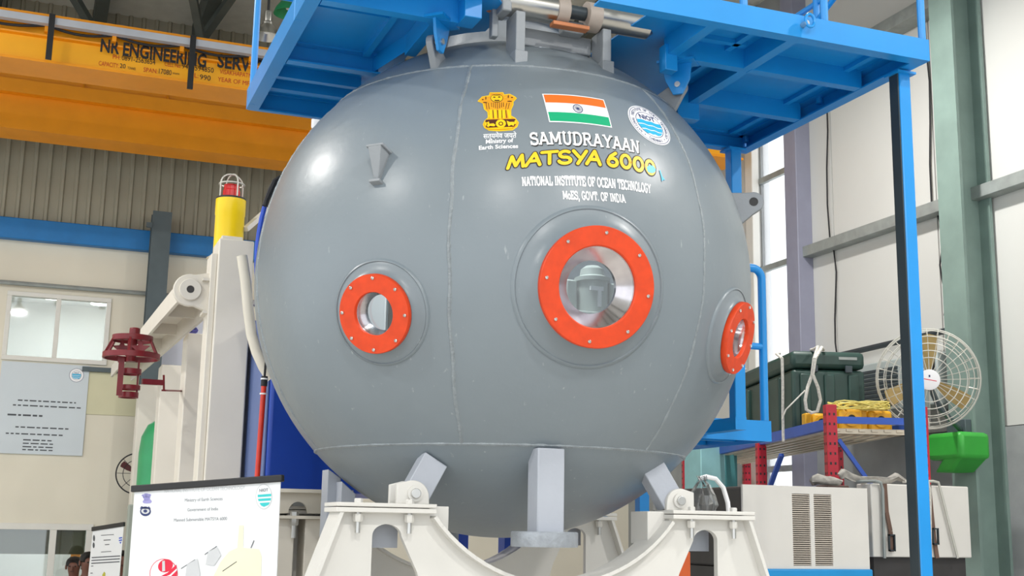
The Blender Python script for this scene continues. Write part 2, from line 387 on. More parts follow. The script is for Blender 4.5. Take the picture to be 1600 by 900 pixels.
# offices behind the panes
of = MB()
for z0, z1 in [(FZ, 2.6), (2.75, 5.0)]:
    of.box(-2, 3, 19, 19.1, z0, z1); of.box(-2.1, -2, 16.15, 19, z0, z1); of.box(3, 3.1, 16.15, 19, z0, z1); of.box(-2, 3, 16.15, 19, z1, z1+.05); of.box(-2, 3, 16.15, 19, z0-.02, z0)
struct(of.build('wall_offices', mat('office_white', 'eceae6', .7, var=.01)))
for i, (x, y, z) in enumerate([(-.2, 17.3, 4.96), (.45, 17.6, 4.96), (.1, 18.3, 4.96), (.75, 18.5, 4.96), (.0, 17.4, 2.56), (.8, 18.0, 2.56)]):
    l = MB().cyl((x, y, z), (x, y, z+.03), .13, 20).build('ceiling_light', LAMPGLOW)
    tag(l, 'small round lit ceiling light in the office ' + ('above, behind the interior window' if z > 3 else 'below, behind the glazed door'), 'ceiling light', 'office ceiling lights')
for z, e in [(4.9, 34), (2.5, 30)]:
    ld = bpy.data.lights.new('office_lamp', 'AREA'); ld.energy = e; ld.size = 1.2; lo = bpy.data.objects.new('office_lamp', ld); COL.objects.link(lo); lo.location = (.4, 17.6, z)
tag(MB().box(.42, .56, 18.6, 18.66, 3.2, 4.05).build('office_screen', mat('salmon_fabric', 'e0705a', .6), bevel=.01), 'salmon red office partition seen through the interior window', 'partition')
tag(MB().box(.60, .72, 17.5, 17.54, FZ, 1.7).build('curtain', mat('orange_curtain', 'e89a4a', .8), bevel=.01), 'orange curtain hanging inside the glazed door', 'curtain')
fb = MB().box(.58, 1.75, 15.985, 16.0, 3.18, 3.70); FB = struct(fb.build('window_2', FROST, bevel=.003))
MB().box(.50, 1.80, 15.93, 15.985, 3.70, 3.755).build('window_rail', IRON, FB)
struct(MB().box(-10, 8.0, 15.86, 16.0, 5.26, 5.52).build('trim_1', BEAMB, bevel=.01))
t2 = struct(MB().tube([(-10, 15.93, 4.72), (.9, 15.93, 4.72), (8, 15.93, 4.72)], .028, 8).build('trim_2', GALV))
# steel column on the back wall
cm = MB(); cm.box(1.17, 1.40, 15.60, 15.63, FZ, 5.72); cm.box(1.17, 1.40, 15.83, 15.86, FZ, 5.72); cm.box(1.275, 1.295, 15.63, 15.83, FZ, 5.72)
SC = tag(cm.build('steel_column', IRON), 'dark grey steel column standing against the cream wall', 'column')
MB().box(1.10, 1.17, 15.58, 15.62, 5.50, 5.56).build('cleat', IRON, SC)

# right wall: pale sheets over a concrete dado, translucent window strip
wr = MB()
for a in [(-12, 11.68, FZ, 8.4), (12.5, 16.15, FZ, 8.4), (11.68, 12.5, FZ, 1.5), (11.68, 12.5, 7.9, 8.4)]: wr.box(8.03, 8.15, a[0], a[1], a[2], a[3])
wr.box(7.97, 8.03, -12, 11.66, FZ, 2.85); wr.box(7.97, 8.03, 12.52, 16, FZ, 2.85)
WR = struct(wr.build('wall_right', CONC))
ys = [-12 + i*1.67 for i in range(13)] + [9.36, 11.02, 11.66]
ys = sorted(set([y for y in ys if y < 9.0] + [9.36, 11.02, 11.66]))
for za, zb in [(2.86, 4.94), (5.05, 6.95), (7.08, 8.4)]:
    for a, b in list(zip(ys[:-1], ys[1:])) + [(12.52, 14.2), (14.2, 15.98)]:
        MB().box(7.995, 8.03, a+.009, b-.009, za, zb).build('wall_panel', SHEET, WR)
struct(MB().box(7.86, 8.0, -12, 11.5, 4.93, 5.05).build('trim_3', GALV, bevel=.006))
struct(MB().box(7.78, 8.0, -12, 16, 6.95, 7.08).build('trim_4', GALV, bevel=.006))
struct(MB().box(7.80, 8.0, 11.42, 11.66, FZ, 8.4).build('trim_5', JAMB, bevel=.01))
struct(MB().box(7.90, 8.0, 12.5, 12.66, FZ, 8.4).build('trim_6', FRAMEW, bevel=.01))
w3 = MB()
for z in (1.5, 2.62, 3.75, 5.0, 6.1, 7.2, 7.9): w3.box(8.0, 8.05, 11.66, 12.5, z-.035, z+.035)
W3 = struct(w3.build('window_3', GALV))
zz = (1.5, 2.62, 3.75, 5.0, 6.1, 7.2, 7.9)
for a, b in zip(zz[:-1], zz[1:]): MB().box(8.06, 8.07, 11.66, 12.5, a, b).build('pane', SKYLIGHT, W3)
gc = MB(); gc.box(7.62, 7.65, 8.60, 8.90, FZ, 8.4); gc.box(7.94, 7.97, 8.60, 8.90, FZ, 8.4); gc.box(7.65, 7.94, 8.74, 8.76, FZ, 8.4)
tag(gc.build('steel_column', GREENCOL), 'grey-green steel column rising along the pale sheet wall by the fan', 'column')
tag(MB().box(7.9, 7.99, 9.06, 9.16, 5.2, 6.35).build('cable_trunking', GALV, bevel=.01), 'narrow grey cable trunking on the pale sheet wall beside the green column', 'trunking')
bp = MB(); bp.tube([(7.86, 11.3, 3.74), (7.86, 10.2, 3.76), (7.86, 8.95, 3.78)], .03, 8)
tag(bp.build('wall_pipe', NAVYSTEEL), 'dark pipe running along the sheet wall behind the fan', 'pipe')
for i, (y, z0, z1) in enumerate([(11.06, 5.05, 8.4), (9.38, 5.05, 8.4), (11.0, 2.9, 4.94), (9.30, 3.95, 4.94)]):
    pts = [(7.97+.004*math.sin(t*3), y+.03*math.sin(t*1.3+i), z0+(z1-z0)*t/8) for t in range(9)]
    tag(MB().tube(pts, .009, 6).build('hanging_cable', RUBBER), ['thin dark cable above the wall girt, close to the window jamb', 'thin dark cable above the wall girt, close to the green column', 'thin dark cable below the wall girt, close to the window jamb', 'thin dark cable below the wall girt, behind the fan'][i], 'cable', 'cables on the sheet wall')

# roof
CE = struct(MB().box(-14, 8.2, -6, 16.2, 8.4, 8.45).build('ceiling', ROOF))
for x in (-3.4, -.9, .35, 1.6, 3.4, 6.2): MB().box(x-.08, x+.08, -6, 16, 8.05, 8.4).build('rafter', ROOFB, CE)
for y in (1.5, 4.5, 7.5, 10.5, 12.6, 14.3): MB().box(-13, 8, y-.05, y+.05, 8.25, 8.4).build('purlin', ROOFB, CE)
for p, q in [((-.6, 13.2, 8.3), (.35, 15.2, 7.7)), ((1.0, 12.9, 8.3), (1.6, 15.0, 7.6)), ((2.0, 12.9, 8.25), (1.5, 15.4, 7.8))]: MB().bar(p, q, .09, .09).build('brace', ROOFB, CE)

# high bay lamps
def high_bay(loc, label, body=STEEL, glow=None, power=0, hang=.45, k=1.):
    x, y, z = loc; t = thing('high_bay_lamp', label, 'ceiling lamp', loc, 'high bay lamps under the roof')
    sc = lambda pr: [(r*k, h*k) for r, h in pr]
    MB().cyl((x, y, z+.36*k), (x, y, z+.36*k+hang), .012, 8).build('hanger', BLACK, t)
    MB().lathe(sc([(.0, .36), (.05, .36), (.055, .30), (.05, .22), (.07, .20), (.07, .16)]), (x, y, z), (0, 0, 1), 20).build('lamp_housing', body, t)
    MB().lathe(sc([(.07, .17), (.11, .14), (.165, .06), (.185, 0), (.175, .0), (.10, .13), (.05, .15)]), (x, y, z), (0, 0, 1), 28).build('reflector', body, t)
    MB().lathe(sc([(.001, .05), (.04, .06), (.05, .09), (.04, .14)]), (x, y, z), (0, 0, 1), 16, True).build('bulb', glow or INKW, t)
    if power:
        ld = bpy.data.lights.new('lamp_light', 'AREA'); ld.shape = 'DISK'; ld.size = .36; ld.energy = power; ld.color = (1, .97, .93); ld.spread = PI
        lo = bpy.data.objects.new('lamp_light', ld); COL.objects.link(lo); lo.location = (x, y, z-.01); attach(lo, t)
    return t
BULB = emit('lamp_bulb_glow', 'fff4e4', 9)
p = dep(417, 58, 10.8); high_bay(p, 'silver bell-shaped high bay lamp hanging beside the blue railing', k=.66, hang=1.6)
p = dep(452, 22, 14.6); high_bay((p.x, p.y, p.z), 'green-topped high bay lamp hanging behind the blue railing', body=GREEN)
for x, y in [(-4.5, 3.0), (-.6, -1.5), (3.2, -1.5), (6.2, 2.2), (-3.0, 8.5), (5.6, 8.5)]:
    high_bay((x, y, 7.1), 'lit high bay lamp hung from the roof over the open floor', glow=BULB, power=LAMP_W, hang=.6)

# ================================================================== OVERHEAD CRANE
g1, g2 = 12.0, 14.2
a = dep(75, 97, g1); b = dep(75, 207, g2); YN, ZN, YFg, ZB = a.y, a.z, b.y, b.z
CR = thing('overhead_crane', 'orange double-girder overhead travelling crane with black and red lettering', 'crane', (0, YN, ZN))
XL, XR = -8.0, 7.6
zt = onY(75, 43, YN).z
z1 = onY(75, 33, YN-.15).z
MB().box(XL, XR, YN, YN+.36, ZN, z1+.03).build('near_girder', CRANE2, CR)
MB().box(XL, XR, YN-.05, YN+.42, ZN-.025, ZN).build('girder_flange', CRANE, CR)
zm = ZN + (zt-ZN)*.72
MB().prism([(XL, YN, zm-.02), (XL, YN-.045, zm-.01), (XL, YN-.05, zm+.004), (XL, YN, zm+.012)], (XR-XL, 0, 0)).build('girder_rib', CRANE, CR)
MB().box(XL, XR, YFg, YFg+.45, ZB, ZB+.42).build('far_girder', CRANE, CR)
MB().box(XL, XR, YFg-.10, YFg, ZB+.40, ZB+.56).build('girder_ledge', CRANE, CR)
MB().box(XL, XR, YFg-.04, YFg, ZB+.42, ZB+.9).build('girder_web', CRANE, CR)
for x in [XL+.6+i*.95 for i in range(15)]:
    MB().prism([(x, YFg-.04, ZB+.56), (x, YFg-.10, ZB+.56), (x, YFg-.04, ZB+.66)], (.02, 0, 0)).build('gusset', CRANE, CR)
MB().box(XL, XR, YN-.18, YN-.10, z1-.035, z1+.035).build('cable_rail', mat('rail_pale_grey', 'b9bcc4', .45), CR)
MB().box(XL, XR, YN-.14, YN-.02, z1+.045, z1+.075).build('rail_cover', CRANE, CR)
for x, dz in [(onY(79, 60, YN).x, .40), (onY(297, 90, YN).x, .50), (onY(520, 120, YN).x, .42)]:
    MB().box(x-.028, x+.028, YN-.205, YN-.18, z1-dz, z1+.06).build('hanger_strap', BLACK, CR)
xs = [onY(v, 60, YN).x for v in (-60, 72, 178, 284, 392, 500, 610)]
for i in range(len(xs)-1):
    pts = [(xs[i]+(xs[i+1]-xs[i])*t/10, YN-.09, z1-.02-.05*math.sin(PI*t/10)) for t in range(11)]
    MB().tube(pts, .014, 6).build('festoon_cable', RUBBER, CR)
    MB().box(xs[i+1]-.02, xs[i+1]+.02, YN-.11, YN-.05, z1-.09, z1-.03).build('cable_trolley', CRANE, CR)
ex = Vector((1, 0, 0)); ez = Vector((0, 0, 1)); yt = YN-.004
def crane_text(items, m, name):
    for s, x, y, h, off, wpx in items:
        mb = MB(); p = onY(x, y, YN); q = onY(x+wpx, y, YN); k = (onY(x, y-h, YN).z-p.z)
        plane_text(mb, s, (p.x, yt if h < 15 else YN-.054, p.z), ex, ez, k, off, width=(q.x-p.x))
        mb.build(name, m, CR, flat=True)
crane_text([('NR', 156, 83, 20, .03, 30)], BLACK, 'lettering')
crane_text([('ENGINEERING', 191, 89, 20, .03, 131)], BLACK, 'lettering')
crane_text([('SERVICES', 338, 107, 20, .03, 96)], BLACK, 'lettering')
crane_text([('0891-2563654', 190, 94, 8, .0, 53), ('9440594850', 284, 107, 8, 0, 50), ('20', 187, 106, 7, 0, 9), ('TONNES', 199, 108, 4, 0, 13), ('17080', 248, 115, 8, 0, 20), ('mm', 270, 116, 4, 0, 10), ('990', 312, 124, 8, 0, 17)], BLACK, 'small_lettering')
crane_text([('PH:', 176, 92, 7, 0, 12), ('CELL No:', 257, 103, 7, 0, 26), ('VISAKHAPATNAM', 343, 115, 7, 0, 62), ('CAPACITY:', 154, 102, 7, 0, 32), ('SPAN:', 224, 112, 7, 0, 22), ('S.L:', 296, 120, 7, 0, 14), ('YEAR OF MFG', 340, 127, 7, 0, 56)], INKRED, 'small_lettering')

# ================================================================== WALL POSTERS
def roundel(mb, c, ex, ez, r, ink=INKC, wave=0):
    "ring emblem with wave bands; slots 0 white, 1 dark, 2 band colour"
    c, ex, ez = Vector(c), Vector(ex), Vector(ez); nrm = ex.cross(ez)
    def disc(k, z, s0, r0=0.):
        mb.cur = s0; sub_disc(mb, lambda u, v: c + ex*u + ez*v + nrm*z, 0, 0, k, k, 28, 1, r0)
    disc(r, .001, 1); disc(r*.95, .002, 0); disc(r*.66, .003, 1); disc(r*.63, .004, 0)
    mb.cur = 2
    for k, (y0, y1) in enumerate([(-.02, .20), (-.26, -.08), (-.48, -.32)]):
        h = .60*r; vs = []
        for i in range(9):
            x = -1+2*i/8
            for y in (y0, y1):
                ww = math.sqrt(max(0, .38-(y*1.0)**2))*r; vs.append(c + ex*(x*ww) + ez*((y+.02*math.sin(x*6))*r) + nrm*.005)
        mb.add(vs, [(2*i, 2*i+2, 2*i+3, 2*i+1) for i in range(8)])
    mb.cur = 1
    plane_text(mb, 'NIOT', c+ez*(r*.24)+nrm*.006, ex, ez, r*.20, .01, width=r*.62, center=True)
EMB = [  # outline and details of the four-lion crest, unit box 833 x 640 of a survey crop
 [(50,188),(110,125),(200,110),(208,72),(385,68),(400,100),(470,90),(540,125),(565,150),(520,195),(520,235),(490,300),(490,375),(545,405),(590,465),(570,520),(510,565),(340,578),(200,570),(140,535),(118,490),(140,440),(185,400),(180,330),(135,290),(118,215)],
]
def crest_polys():
    "list of (slot, polygon): 0 gold border, 1 deep gold, 2 dark brown, 3 bright yellow"
    L = [(0, EMB[0])]
    inner = [(65,188),(115,137),(212,122),(218,82),(377,78),(392,112),(468,102),(530,132),(548,152),(506,192),(506,235),(478,300),(478,382),(535,415),(574,466),(556,512),(505,552),(340,565),(205,557),(150,526),(132,490),(152,446),(200,408),(194,326),(148,286),(131,215)]
    L.append((1, inner))
    def ell(s, cx, cy, rx, ry, n=14, a0=0, a1=360): return (s, [(cx+rx*math.cos(math.radians(a0+(a1-a0)*i/n)), cy+ry*math.sin(math.radians(a0+(a1-a0)*i/n))) for i in range(n + (a1-a0 != 360))])
    L += [ell(2, 302, 148, 84, 56), ell(3, 302, 146, 77, 50), ell(2, 270, 135, 17, 8), ell(2, 334, 133, 17, 8), ell(2, 305, 178, 36, 10), ell(3, 304, 158, 13, 16), ell(2, 302, 108, 60, 5)]
    for k in range(7): x = 228+k*26; L.append((2, [(x, 200+abs(k-3)*4), (x+7, 202), (x+11, 288-abs(k-3)*8), (x+3, 285-abs(k-3)*8)]))
    L += [ell(2, 120, 168, 12, 7), ell(2, 500, 140, 13, 7), ell(2, 150, 205, 30, 6), ell(2, 470, 190, 32, 6), ell(2, 160, 150, 6, 22), ell(2, 452, 128, 6, 22)]
    for x in (160, 190, 430, 462): L.append((2, [(x, 212), (x+7, 212), (x+18 if x < 300 else x-12, 295), (x+10 if x < 300 else x-18, 292)]))
    for x, s in ((205, 0), (258, 6), (322, 0), (372, -4), (430, 20)): L.append((3, [(x, 300), (x+40, 300), (x+42+s, 420), (x+6+s, 420)]))
    for x, s in ((247, 4), (308, 2), (362, 2), (412, 12)): L.append((2, [(x, 305), (x+9, 305), (x+12+s, 410), (x+3+s, 410)]))
    L += [(2, [(160, 432), (540, 422), (560, 470), (530, 520), (170, 535), (142, 486)]), (3, [(150, 540), (505, 528), (498, 545), (340, 556), (205, 552)])]
    L += [ell(3, 355, 482, 66, 54, 20), ell(2, 355, 484, 32, 27), ell(3, 355, 484, 18, 15)]
    L += [(3, [(170, 470), (200, 455), (205, 485), (260, 480), (285, 500), (270, 520), (215, 512), (190, 530), (172, 515), (185, 490)]), (3, [(430, 445), (470, 462), (520, 460), (535, 480), (520, 515), (490, 500), (455, 520), (440, 485)]), ell(3, 545, 465, 16, 26), ell(3, 158, 488, 14, 26)]
    return L
def crest_flat(mb, c, ex, ez, h, slots):
    c, ex, ez = Vector(c), Vector(ex), Vector(ez); nrm = ex.cross(ez); k = h/510.
    for i, (s, poly) in enumerate(crest_polys()):
        mb.cur = slots[s]; vs = [c + ex*((x-320)*k) - ez*((y-322)*k) + nrm*(.001+.00006*i) for x, y in poly]; mb.add(vs, [list(range(len(vs)))])
yp = 15.97
PO = tag(MB().box(-.42, .585, yp, 16.0, 2.67, 3.77).build('wall_poster', PAPER2, bevel=.003), 'large pale blue information poster fixed to the cream wall under the interior window', 'poster')
m = MB(); roundel(m, (.44, yp-.001, 3.645), (1, 0, 0), (0, 0, 1), .085); m.build('emblem', [INKW, INKN, INKC], PO, flat=True)
m = MB()
for z, x0, x1, h in [(3.30, -.2, .46, .022), (3.24, -.25, .52, .022), (3.12, -.3, .1, .03), (2.98, -.2, .40, .022), (2.90, -.3, .34, .022), (2.83, -.1, .22, .022), (2.79, -.1, .24, .02), (2.75, -.1, .24, .02), (2.715, -.1, .24, .02)]:
    x = x0
    while x < x1: L_ = random.uniform(.03, .10); m.add([(x, yp-.002, z), (min(x+L_, x1), yp-.002, z), (min(x+L_, x1), yp-.002, z+h*.7), (x, yp-.002, z+h*.7)], [(0, 1, 2, 3)]); x += L_+.02
m.build('text_lines', INKDG, PO, flat=True)['kind'] = 'stuff'
PO2 = tag(MB().box(1.40, 2.25, yp, 16.0, 3.40, 4.55).build('wall_poster', mat('poster_pale_lilac', 'd6d9e6', .5, var=.01), bevel=.003), 'pale lilac poster with a violet crest beside the dark wall column', 'poster')
m = MB(); crest_flat(m, (1.72, yp-.001, 4.38), (1, 0, 0), (0, 0, 1), .26, [0, 0, 1, 0]); m.build('crest', [INKV, INKN], PO2, flat=True)

# ================================================================== CREW SPHERE
SP = thing('crew_sphere', 'large grey spherical submersible crew hull with orange-ringed portholes and white and yellow lettering', 'submersible', (C.x, C.y, C.z-RS))
# (lon, lat, flange radius, hole radius)
def port_ll(x, y, r):
    v = (sph(x, y, r)-C).normalized(); return math.degrees(math.atan2(v.x, -v.y)), math.degrees(math.asin(v.z))
PORTS = [port_ll(934, 448.5, 1.182) + (.230, .153), port_ll(584.5, 490.5, 1.17) + (.152, .082), port_ll(1155.5, 528.5, 1.17) + (.152, .082)]
hull = MB(); NU, NV = 240, 120; vs = []
for j in range(NV+1):
    la = -90 + 180*j/NV
    for i in range(NU): vs.append(C + dirll(360*i/NU, la)*RS)
fs = []
pd = [(dirll(a, b), math.cos(math.asin((r*.86)/RS))) for a, b, r, h in PORTS]
for j in range(NV):
    for i in range(NU):
        i2 = (i+1) % NU; la = -90+180*(j+.5)/NV; d = dirll(360*(i+.5)/NU, la)
        if any(d.dot(p) > c for p, c in pd): continue
        fs.append((j*NU+i, j*NU+i2, (j+1)*NU+i2, (j+1)*NU+i))
hull.add(vs, fs); hull.build('hull', HULL, SP, flat=True)
hm = bpy.data.objects['hull'].data; hm.polygons.foreach_set('use_smooth', [True]*len(hm.polygons))
# weld seams: rough raised beads
def bead(dirs, r=.009, closed=False):
    pts = [C + d*(RS-.0045+random.uniform(-.0012, .0012)) for d in dirs]
    return MB().tube(pts, [r*random.uniform(.85, 1.12) for _ in pts], 7, closed)
bead([dirll(i*1.5, 43.6) for i in range(240)], closed=True).build('weld_seam', WELD, SP)
bead([dirll(i*1.5, -43.0) for i in range(240)], closed=True).build('weld_seam', WELD, SP)
for lon in (-31, 25, 85, 145, 205, 269):
    bead([dirll(lon+.15*math.sin(k*.4), -43.0+k*86.6/90) for k in range(91)]).build('weld_seam', WELD, SP)
# portholes
for k, (lon, lat, rf, rh) in enumerate(PORTS):
    ax = dirll(lon, lat); s_ = rf/.232
    hs = lambda r: math.sqrt(RS*RS-r*r)
    hf = hs(rf) + (.052 if k == 0 else .030)            # flange back face
    prof = [(rf*1.36, hs(rf*1.36)-.004), (rf*1.345, hs(rf*1.345)+.006), (rf*1.30, hs(rf*1.30)+.009), (rf*1.28, hs(rf*1.28)+.005), (rf*1.21, hs(rf*1.21)+.009), (rf*1.12, hs(rf*1.12)+(.016 if k == 0 else .010)), (rf*1.05, hf-(.026 if k == 0 else .012)), (rf*1.0, hf-.006), (rf*.99, hf)]
    MB().lathe(prof, C, ax, 72).build('porthole_boss', HULL, SP, sharp=50)
    fl = MB().lathe([(rf*.98, hf), (rf, hf+.004), (rf, hf+.022), (rf*.985, hf+.026), (rh*1.03, hf+.026), (rh, hf+.022), (rh, hf-.004)], C, ax, 96)
    FL = fl.build('porthole_flange', ORANGE, SP, sharp=40)
    e = (Vector((0, 0, 1)) - ax*ax.z).normalized(); g = e.cross(ax)
    for b in range(8):
        a = 2*PI*(b+.12)/8; q = C + ax*(hf+.025) + (e*math.cos(a)+g*math.sin(a))*(rf*.895)
        MB().lathe([(.0065, 0), (.0065, .005), (.0045, .007), (.003, .004)], q, ax, 12, False, True).build('bolt', ZINC, FL)
    ri, dp = (rh*.66, .062) if k == 0 else (rh*.84, .050)
    MB().lathe([(rh, hf+.010), (rh*.985, hf+.004), (ri, hf-dp+.02), (ri, hf-dp), (ri*1.05, hf-dp-.006), (rf*.97, hf-dp-.006)], C, ax, 96).build('porthole_seat', CHROME, FL, sharp=25)
    MB().lathe([(.0005, hf-dp+.012), (ri*1.01, hf-dp+.012)], C, ax, 48).build('porthole_pane', PORTGLASS, FL)
# inside the sphere: added lamp, canister, panels
ic = dep(925, 494, 5.35)
GI = mat('instrument_grey', 'a2aaa6', .4)
IN = thing('instrument_canister', 'grey cylindrical instrument canister inside the sphere behind the largest porthole', 'instrument', ic)
MB().lathe([(.001, 0), (.068, 0), (.068, .145), (.078, .148), (.078, .165), (.055, .175), (.050, .205), (.03, .22), (.001, .225)], ic, (0, 0, 1), 32).build('canister', GI, IN)
for dx in (-.105, .10): MB().box(ic.x+dx-.026, ic.x+dx+.026, ic.y-.02, ic.y+.03, ic.z, ic.z+.15).build('side_box', GI, IN, bevel=.008)
MB().box(ic.x-.04, ic.x+.02, ic.y-.075, ic.y-.062, ic.z+.10, ic.z+.118).build('clip', INKLG, IN)
MB().box(ic.x-.006, ic.x+.01, ic.y-.075, ic.y-.062, ic.z+.03, ic.z+.10).build('clip', INKLG, IN)
MB().box(ic.x-.2, ic.x+.2, ic.y-.12, ic.y+.15, C.z-.75, ic.z).build('pedestal', GI, IN, bevel=.01)
ip = dep(603, 500, 6.0); ev = (_r0).copy(); fv = Vector((-_r0.y, _r0.x, 0))
tag(MB().obox(ip - ev*.14, (ev, fv, Vector((0, 0, 1))), (.14, .015, .20)).build('equipment_board', INKW, bevel=.006), 'white equipment panel inside the sphere seen through the smaller porthole facing the gantry', 'panel')
tag(MB().obox(ip + ev*.10 + fv*.02, (ev, fv, Vector((0, 0, 1))), (.09, .03, .20)).build('inner_cabinet', CHAR, bevel=.006), 'dark equipment cabinet inside the sphere beside the white equipment panel', 'cabinet')
LT = thing('cabin_fill_lamp', 'round cabin lamp at the top inside the sphere', 'lamp', C + Vector((-.1, -.5, .86)))  # unseen lamp, added so that the porthole views are lit
MB().cyl(C+Vector((-.1, -.5, .85)), C+Vector((-.1, -.5, .95)), .05, 20).build('fill_lamp_body', INKW, LT)
ld = bpy.data.lights.new('cabin_fill_light', 'POINT'); ld.energy = 45; ld.shadow_soft_size = .08; lo = bpy.data.objects.new('cabin_fill_light', ld); COL.objects.link(lo); lo.location = C+Vector((-.1, -.5, .76)); attach(lo, LT)

# ---- lettering and emblems on the hull
def hull_text(name, text, corners, m, off, fat=0., slabf=False, outline=None):
    mb = MB(); fn = quad_on_sphere(*corners, off)
    if slabf: vs_, ts_ = slab_tris(text, **(slabf if isinstance(slabf, dict) else {})); put_tris(mb, vs_, ts_, fn)
    else: text_on(mb, text, fn, fat)
    return mb.build(name, m, SP, flat=True)
sam = [(826.5, 208), (998.5, 221), (1000, 240.5), (829, 227)]
sh = [(x+1.0, y+1.2) for x, y in sam]
hull_text('lettering', 'SAMUDRAYAAN', sh, INKK, .0012, slabf=dict(sw=.23, ser=.16))
hull_text('lettering', 'SAMUDRAYAAN', sam, INKW, .0018, slabf=dict(sw=.18, ser=.12))
hull_text('lettering', 'NATIONAL INSTITUTE OF OCEAN TECHNOLOGY', [(815, 277), (1016, 288.5), (1017, 302.5), (816, 291)], INKW, .0014, slabf=dict(sw=.23, ser=.13))
hull_text('lettering', 'MoES, GOVT. OF INDIA', [(878.4, 298.5), (975.8, 304.5), (977.8, 317.3), (879.5, 311.4)], INKW, .0014, slabf=dict(sw=.23, ser=.13))
hull_text('lettering', '\u0938\u0924\u094d\u092f\u092e\u0947\u0935 \u091c\u092f\u0924\u0947', [(755, 209.5), (807, 208), (807, 215.6), (755.2, 217)], INKW, .0014, fat=.015)
hull_text('lettering', 'Ministry of', [(759.2, 218.6), (802, 216.4), (802, 222.4), (759, 224.8)], INKW, .0014, fat=.03)
hull_text('lettering', 'Earth Sciences', [(748.2, 228.4), (809.6, 225.4), (809.6, 231.4), (748.4, 234.4)], INKW, .0014, fat=.03)
# rounded yellow title with a black outline
GL = {'M': (1.18, [[(.02, 0), (.22, 1), (.56, .12), (.92, 1), (1.08, 0)]]), 'A': (1.02, [[(0, 0), (.55, 1), (.95, 0)], [(.22, .36), (.78, .36)]]),
      'T': (.98, [[(-.06, 1), (.98, 1)], [(.46, 1), (.50, .04)]]), 'S': (.98, [arc(.47, .74, .36, .25, 40, 260, 10) + arc(.47, .26, .40, .25, 85, -165, 10)]),
      'Y': (.86, [[(.0, 1), (.42, .48)], [(.90, .98), (.32, 0)]]), '6': (.92, [[(.66, 1), (.28, .72), (.1, .38)] + arc(.42, .30, .34, .29, 180, 540, 20)]),
      '0': (.96, [arc(.44, .5, .36, .47, 0, 360, 24)]), ' ': (.28, [])}
def title(wd):
    vs_ = []; ts_ = []; x = 0; tot = sum(GL[c][0]+.08 for c in 'MATSYA 6000')
    for ch in 'MATSYA 6000':
        for poly in GL[ch][1]:
            a_, b_ = stroke2([(px_+x, py_) for px_, py_ in poly], wd, True, 10); o_ = len(vs_); vs_ += a_; ts_ += [tuple(i+o_ for i in t) for t in b_]
        x += GL[ch][0]+.08
    # the baseline of the title is an arc: letters rise in the middle
    return [(a_/tot, b_ + .22*(1-(2*a_/tot-1)**2)) for a_, b_ in vs_], ts_
tq = [(795, 246), (1025, 254.5), (1026.5, 275.5), (793, 263.5)]
for wd, m_, off in ((.40, INKK, .0012), (.25, INKY, .0019)):
    mb = MB(); v_, t_ = title(wd); put_tris(mb, v_, t_, quad_on_sphere(*tq, off)); mb.build('title_lettering', m_, SP, flat=True)
mb = MB(); fn = lambda x, y: C + (sph(x, y)-C).normalized()*(RS+.0026)
mb.add([fn(*p) for p in [(1010, 262), (1014, 258.5), (1020, 259.5), (1024, 265), (1023, 269.5), (1018, 271), (1012, 269)]], [list(range(7))])
mb.add([fn(*p) for p in [(1029.5, 266), (1031, 266), (1034.5, 276), (1039, 282), (1036, 281.5), (1033.5, 284), (1032.5, 277)]], [list(range(7))]); mb.build('fish_mark', INKC, SP, flat=True)
# flag
fq = [(846.8, 146.9), (943.3, 156), (956.2, 200), (858, 191)]
mb = MB()
for s_, (u0, u1, v0, v1), off in [(0, (0, 1, 0, 1), .0012), (1, (.018, .982, .67, .965), .0018), (2, (.018, .982, .035, .335), .0018)]:
    mb.cur = s_; sub_rect(mb, quad_on_sphere(*fq, off), u0, u1, v0, v1, 14, 6)
fn = quad_on_sphere(*fq, .0019); mb.cur = 3; sub_disc(mb, fn, .5, .5, .078, .150, 28, 1, .86); sub_disc(mb, fn, .5, .5, .018, .035, 12, 1)
for i in range(24):
    a_ = 2*PI*i/24; mb.add([fn(.5+.07*math.cos(a_+d_)*rr, .5+.135*math.sin(a_+d_)*rr) for rr, d_ in ((.2, .1), (1, .03), (1, -.03), (.2, -.1))], [(0, 1, 2, 3)])
mb.build('flag', [INKW, INKS, INKG, INKN], SP, flat=True)
# crest
mb = MB(); cs = lambda i: (lambda x, y: C + (sph(740+x*.12, 136+y*.12)-C).normalized()*(RS+.0010+.00006*i))
for i, (s_, poly) in enumerate(crest_polys()):
    mb.cur = s_; f_ = cs(i); n_ = len(poly); cx_ = sum(p[0] for p in poly)/n_; cy_ = sum(p[1] for p in poly)/n_
    if i < 2:
        vs_ = []; K = 5
        for k in range(K+1): vs_ += [f_(cx_+(x-cx_)*k/K, cy_+(y-cy_)*k/K) for x, y in poly]
        mb.add(vs_, [(k*n_+j, k*n_+(j+1) % n_, (k+1)*n_+(j+1) % n_, (k+1)*n_+j) for k in range(K) for j in range(n_)])
    else: mb.add([f_(x, y) for x, y in poly], [list(range(n_))])
mb.build('crest', [INKY, INKGOLD, INKBR, INKY], SP, flat=True)
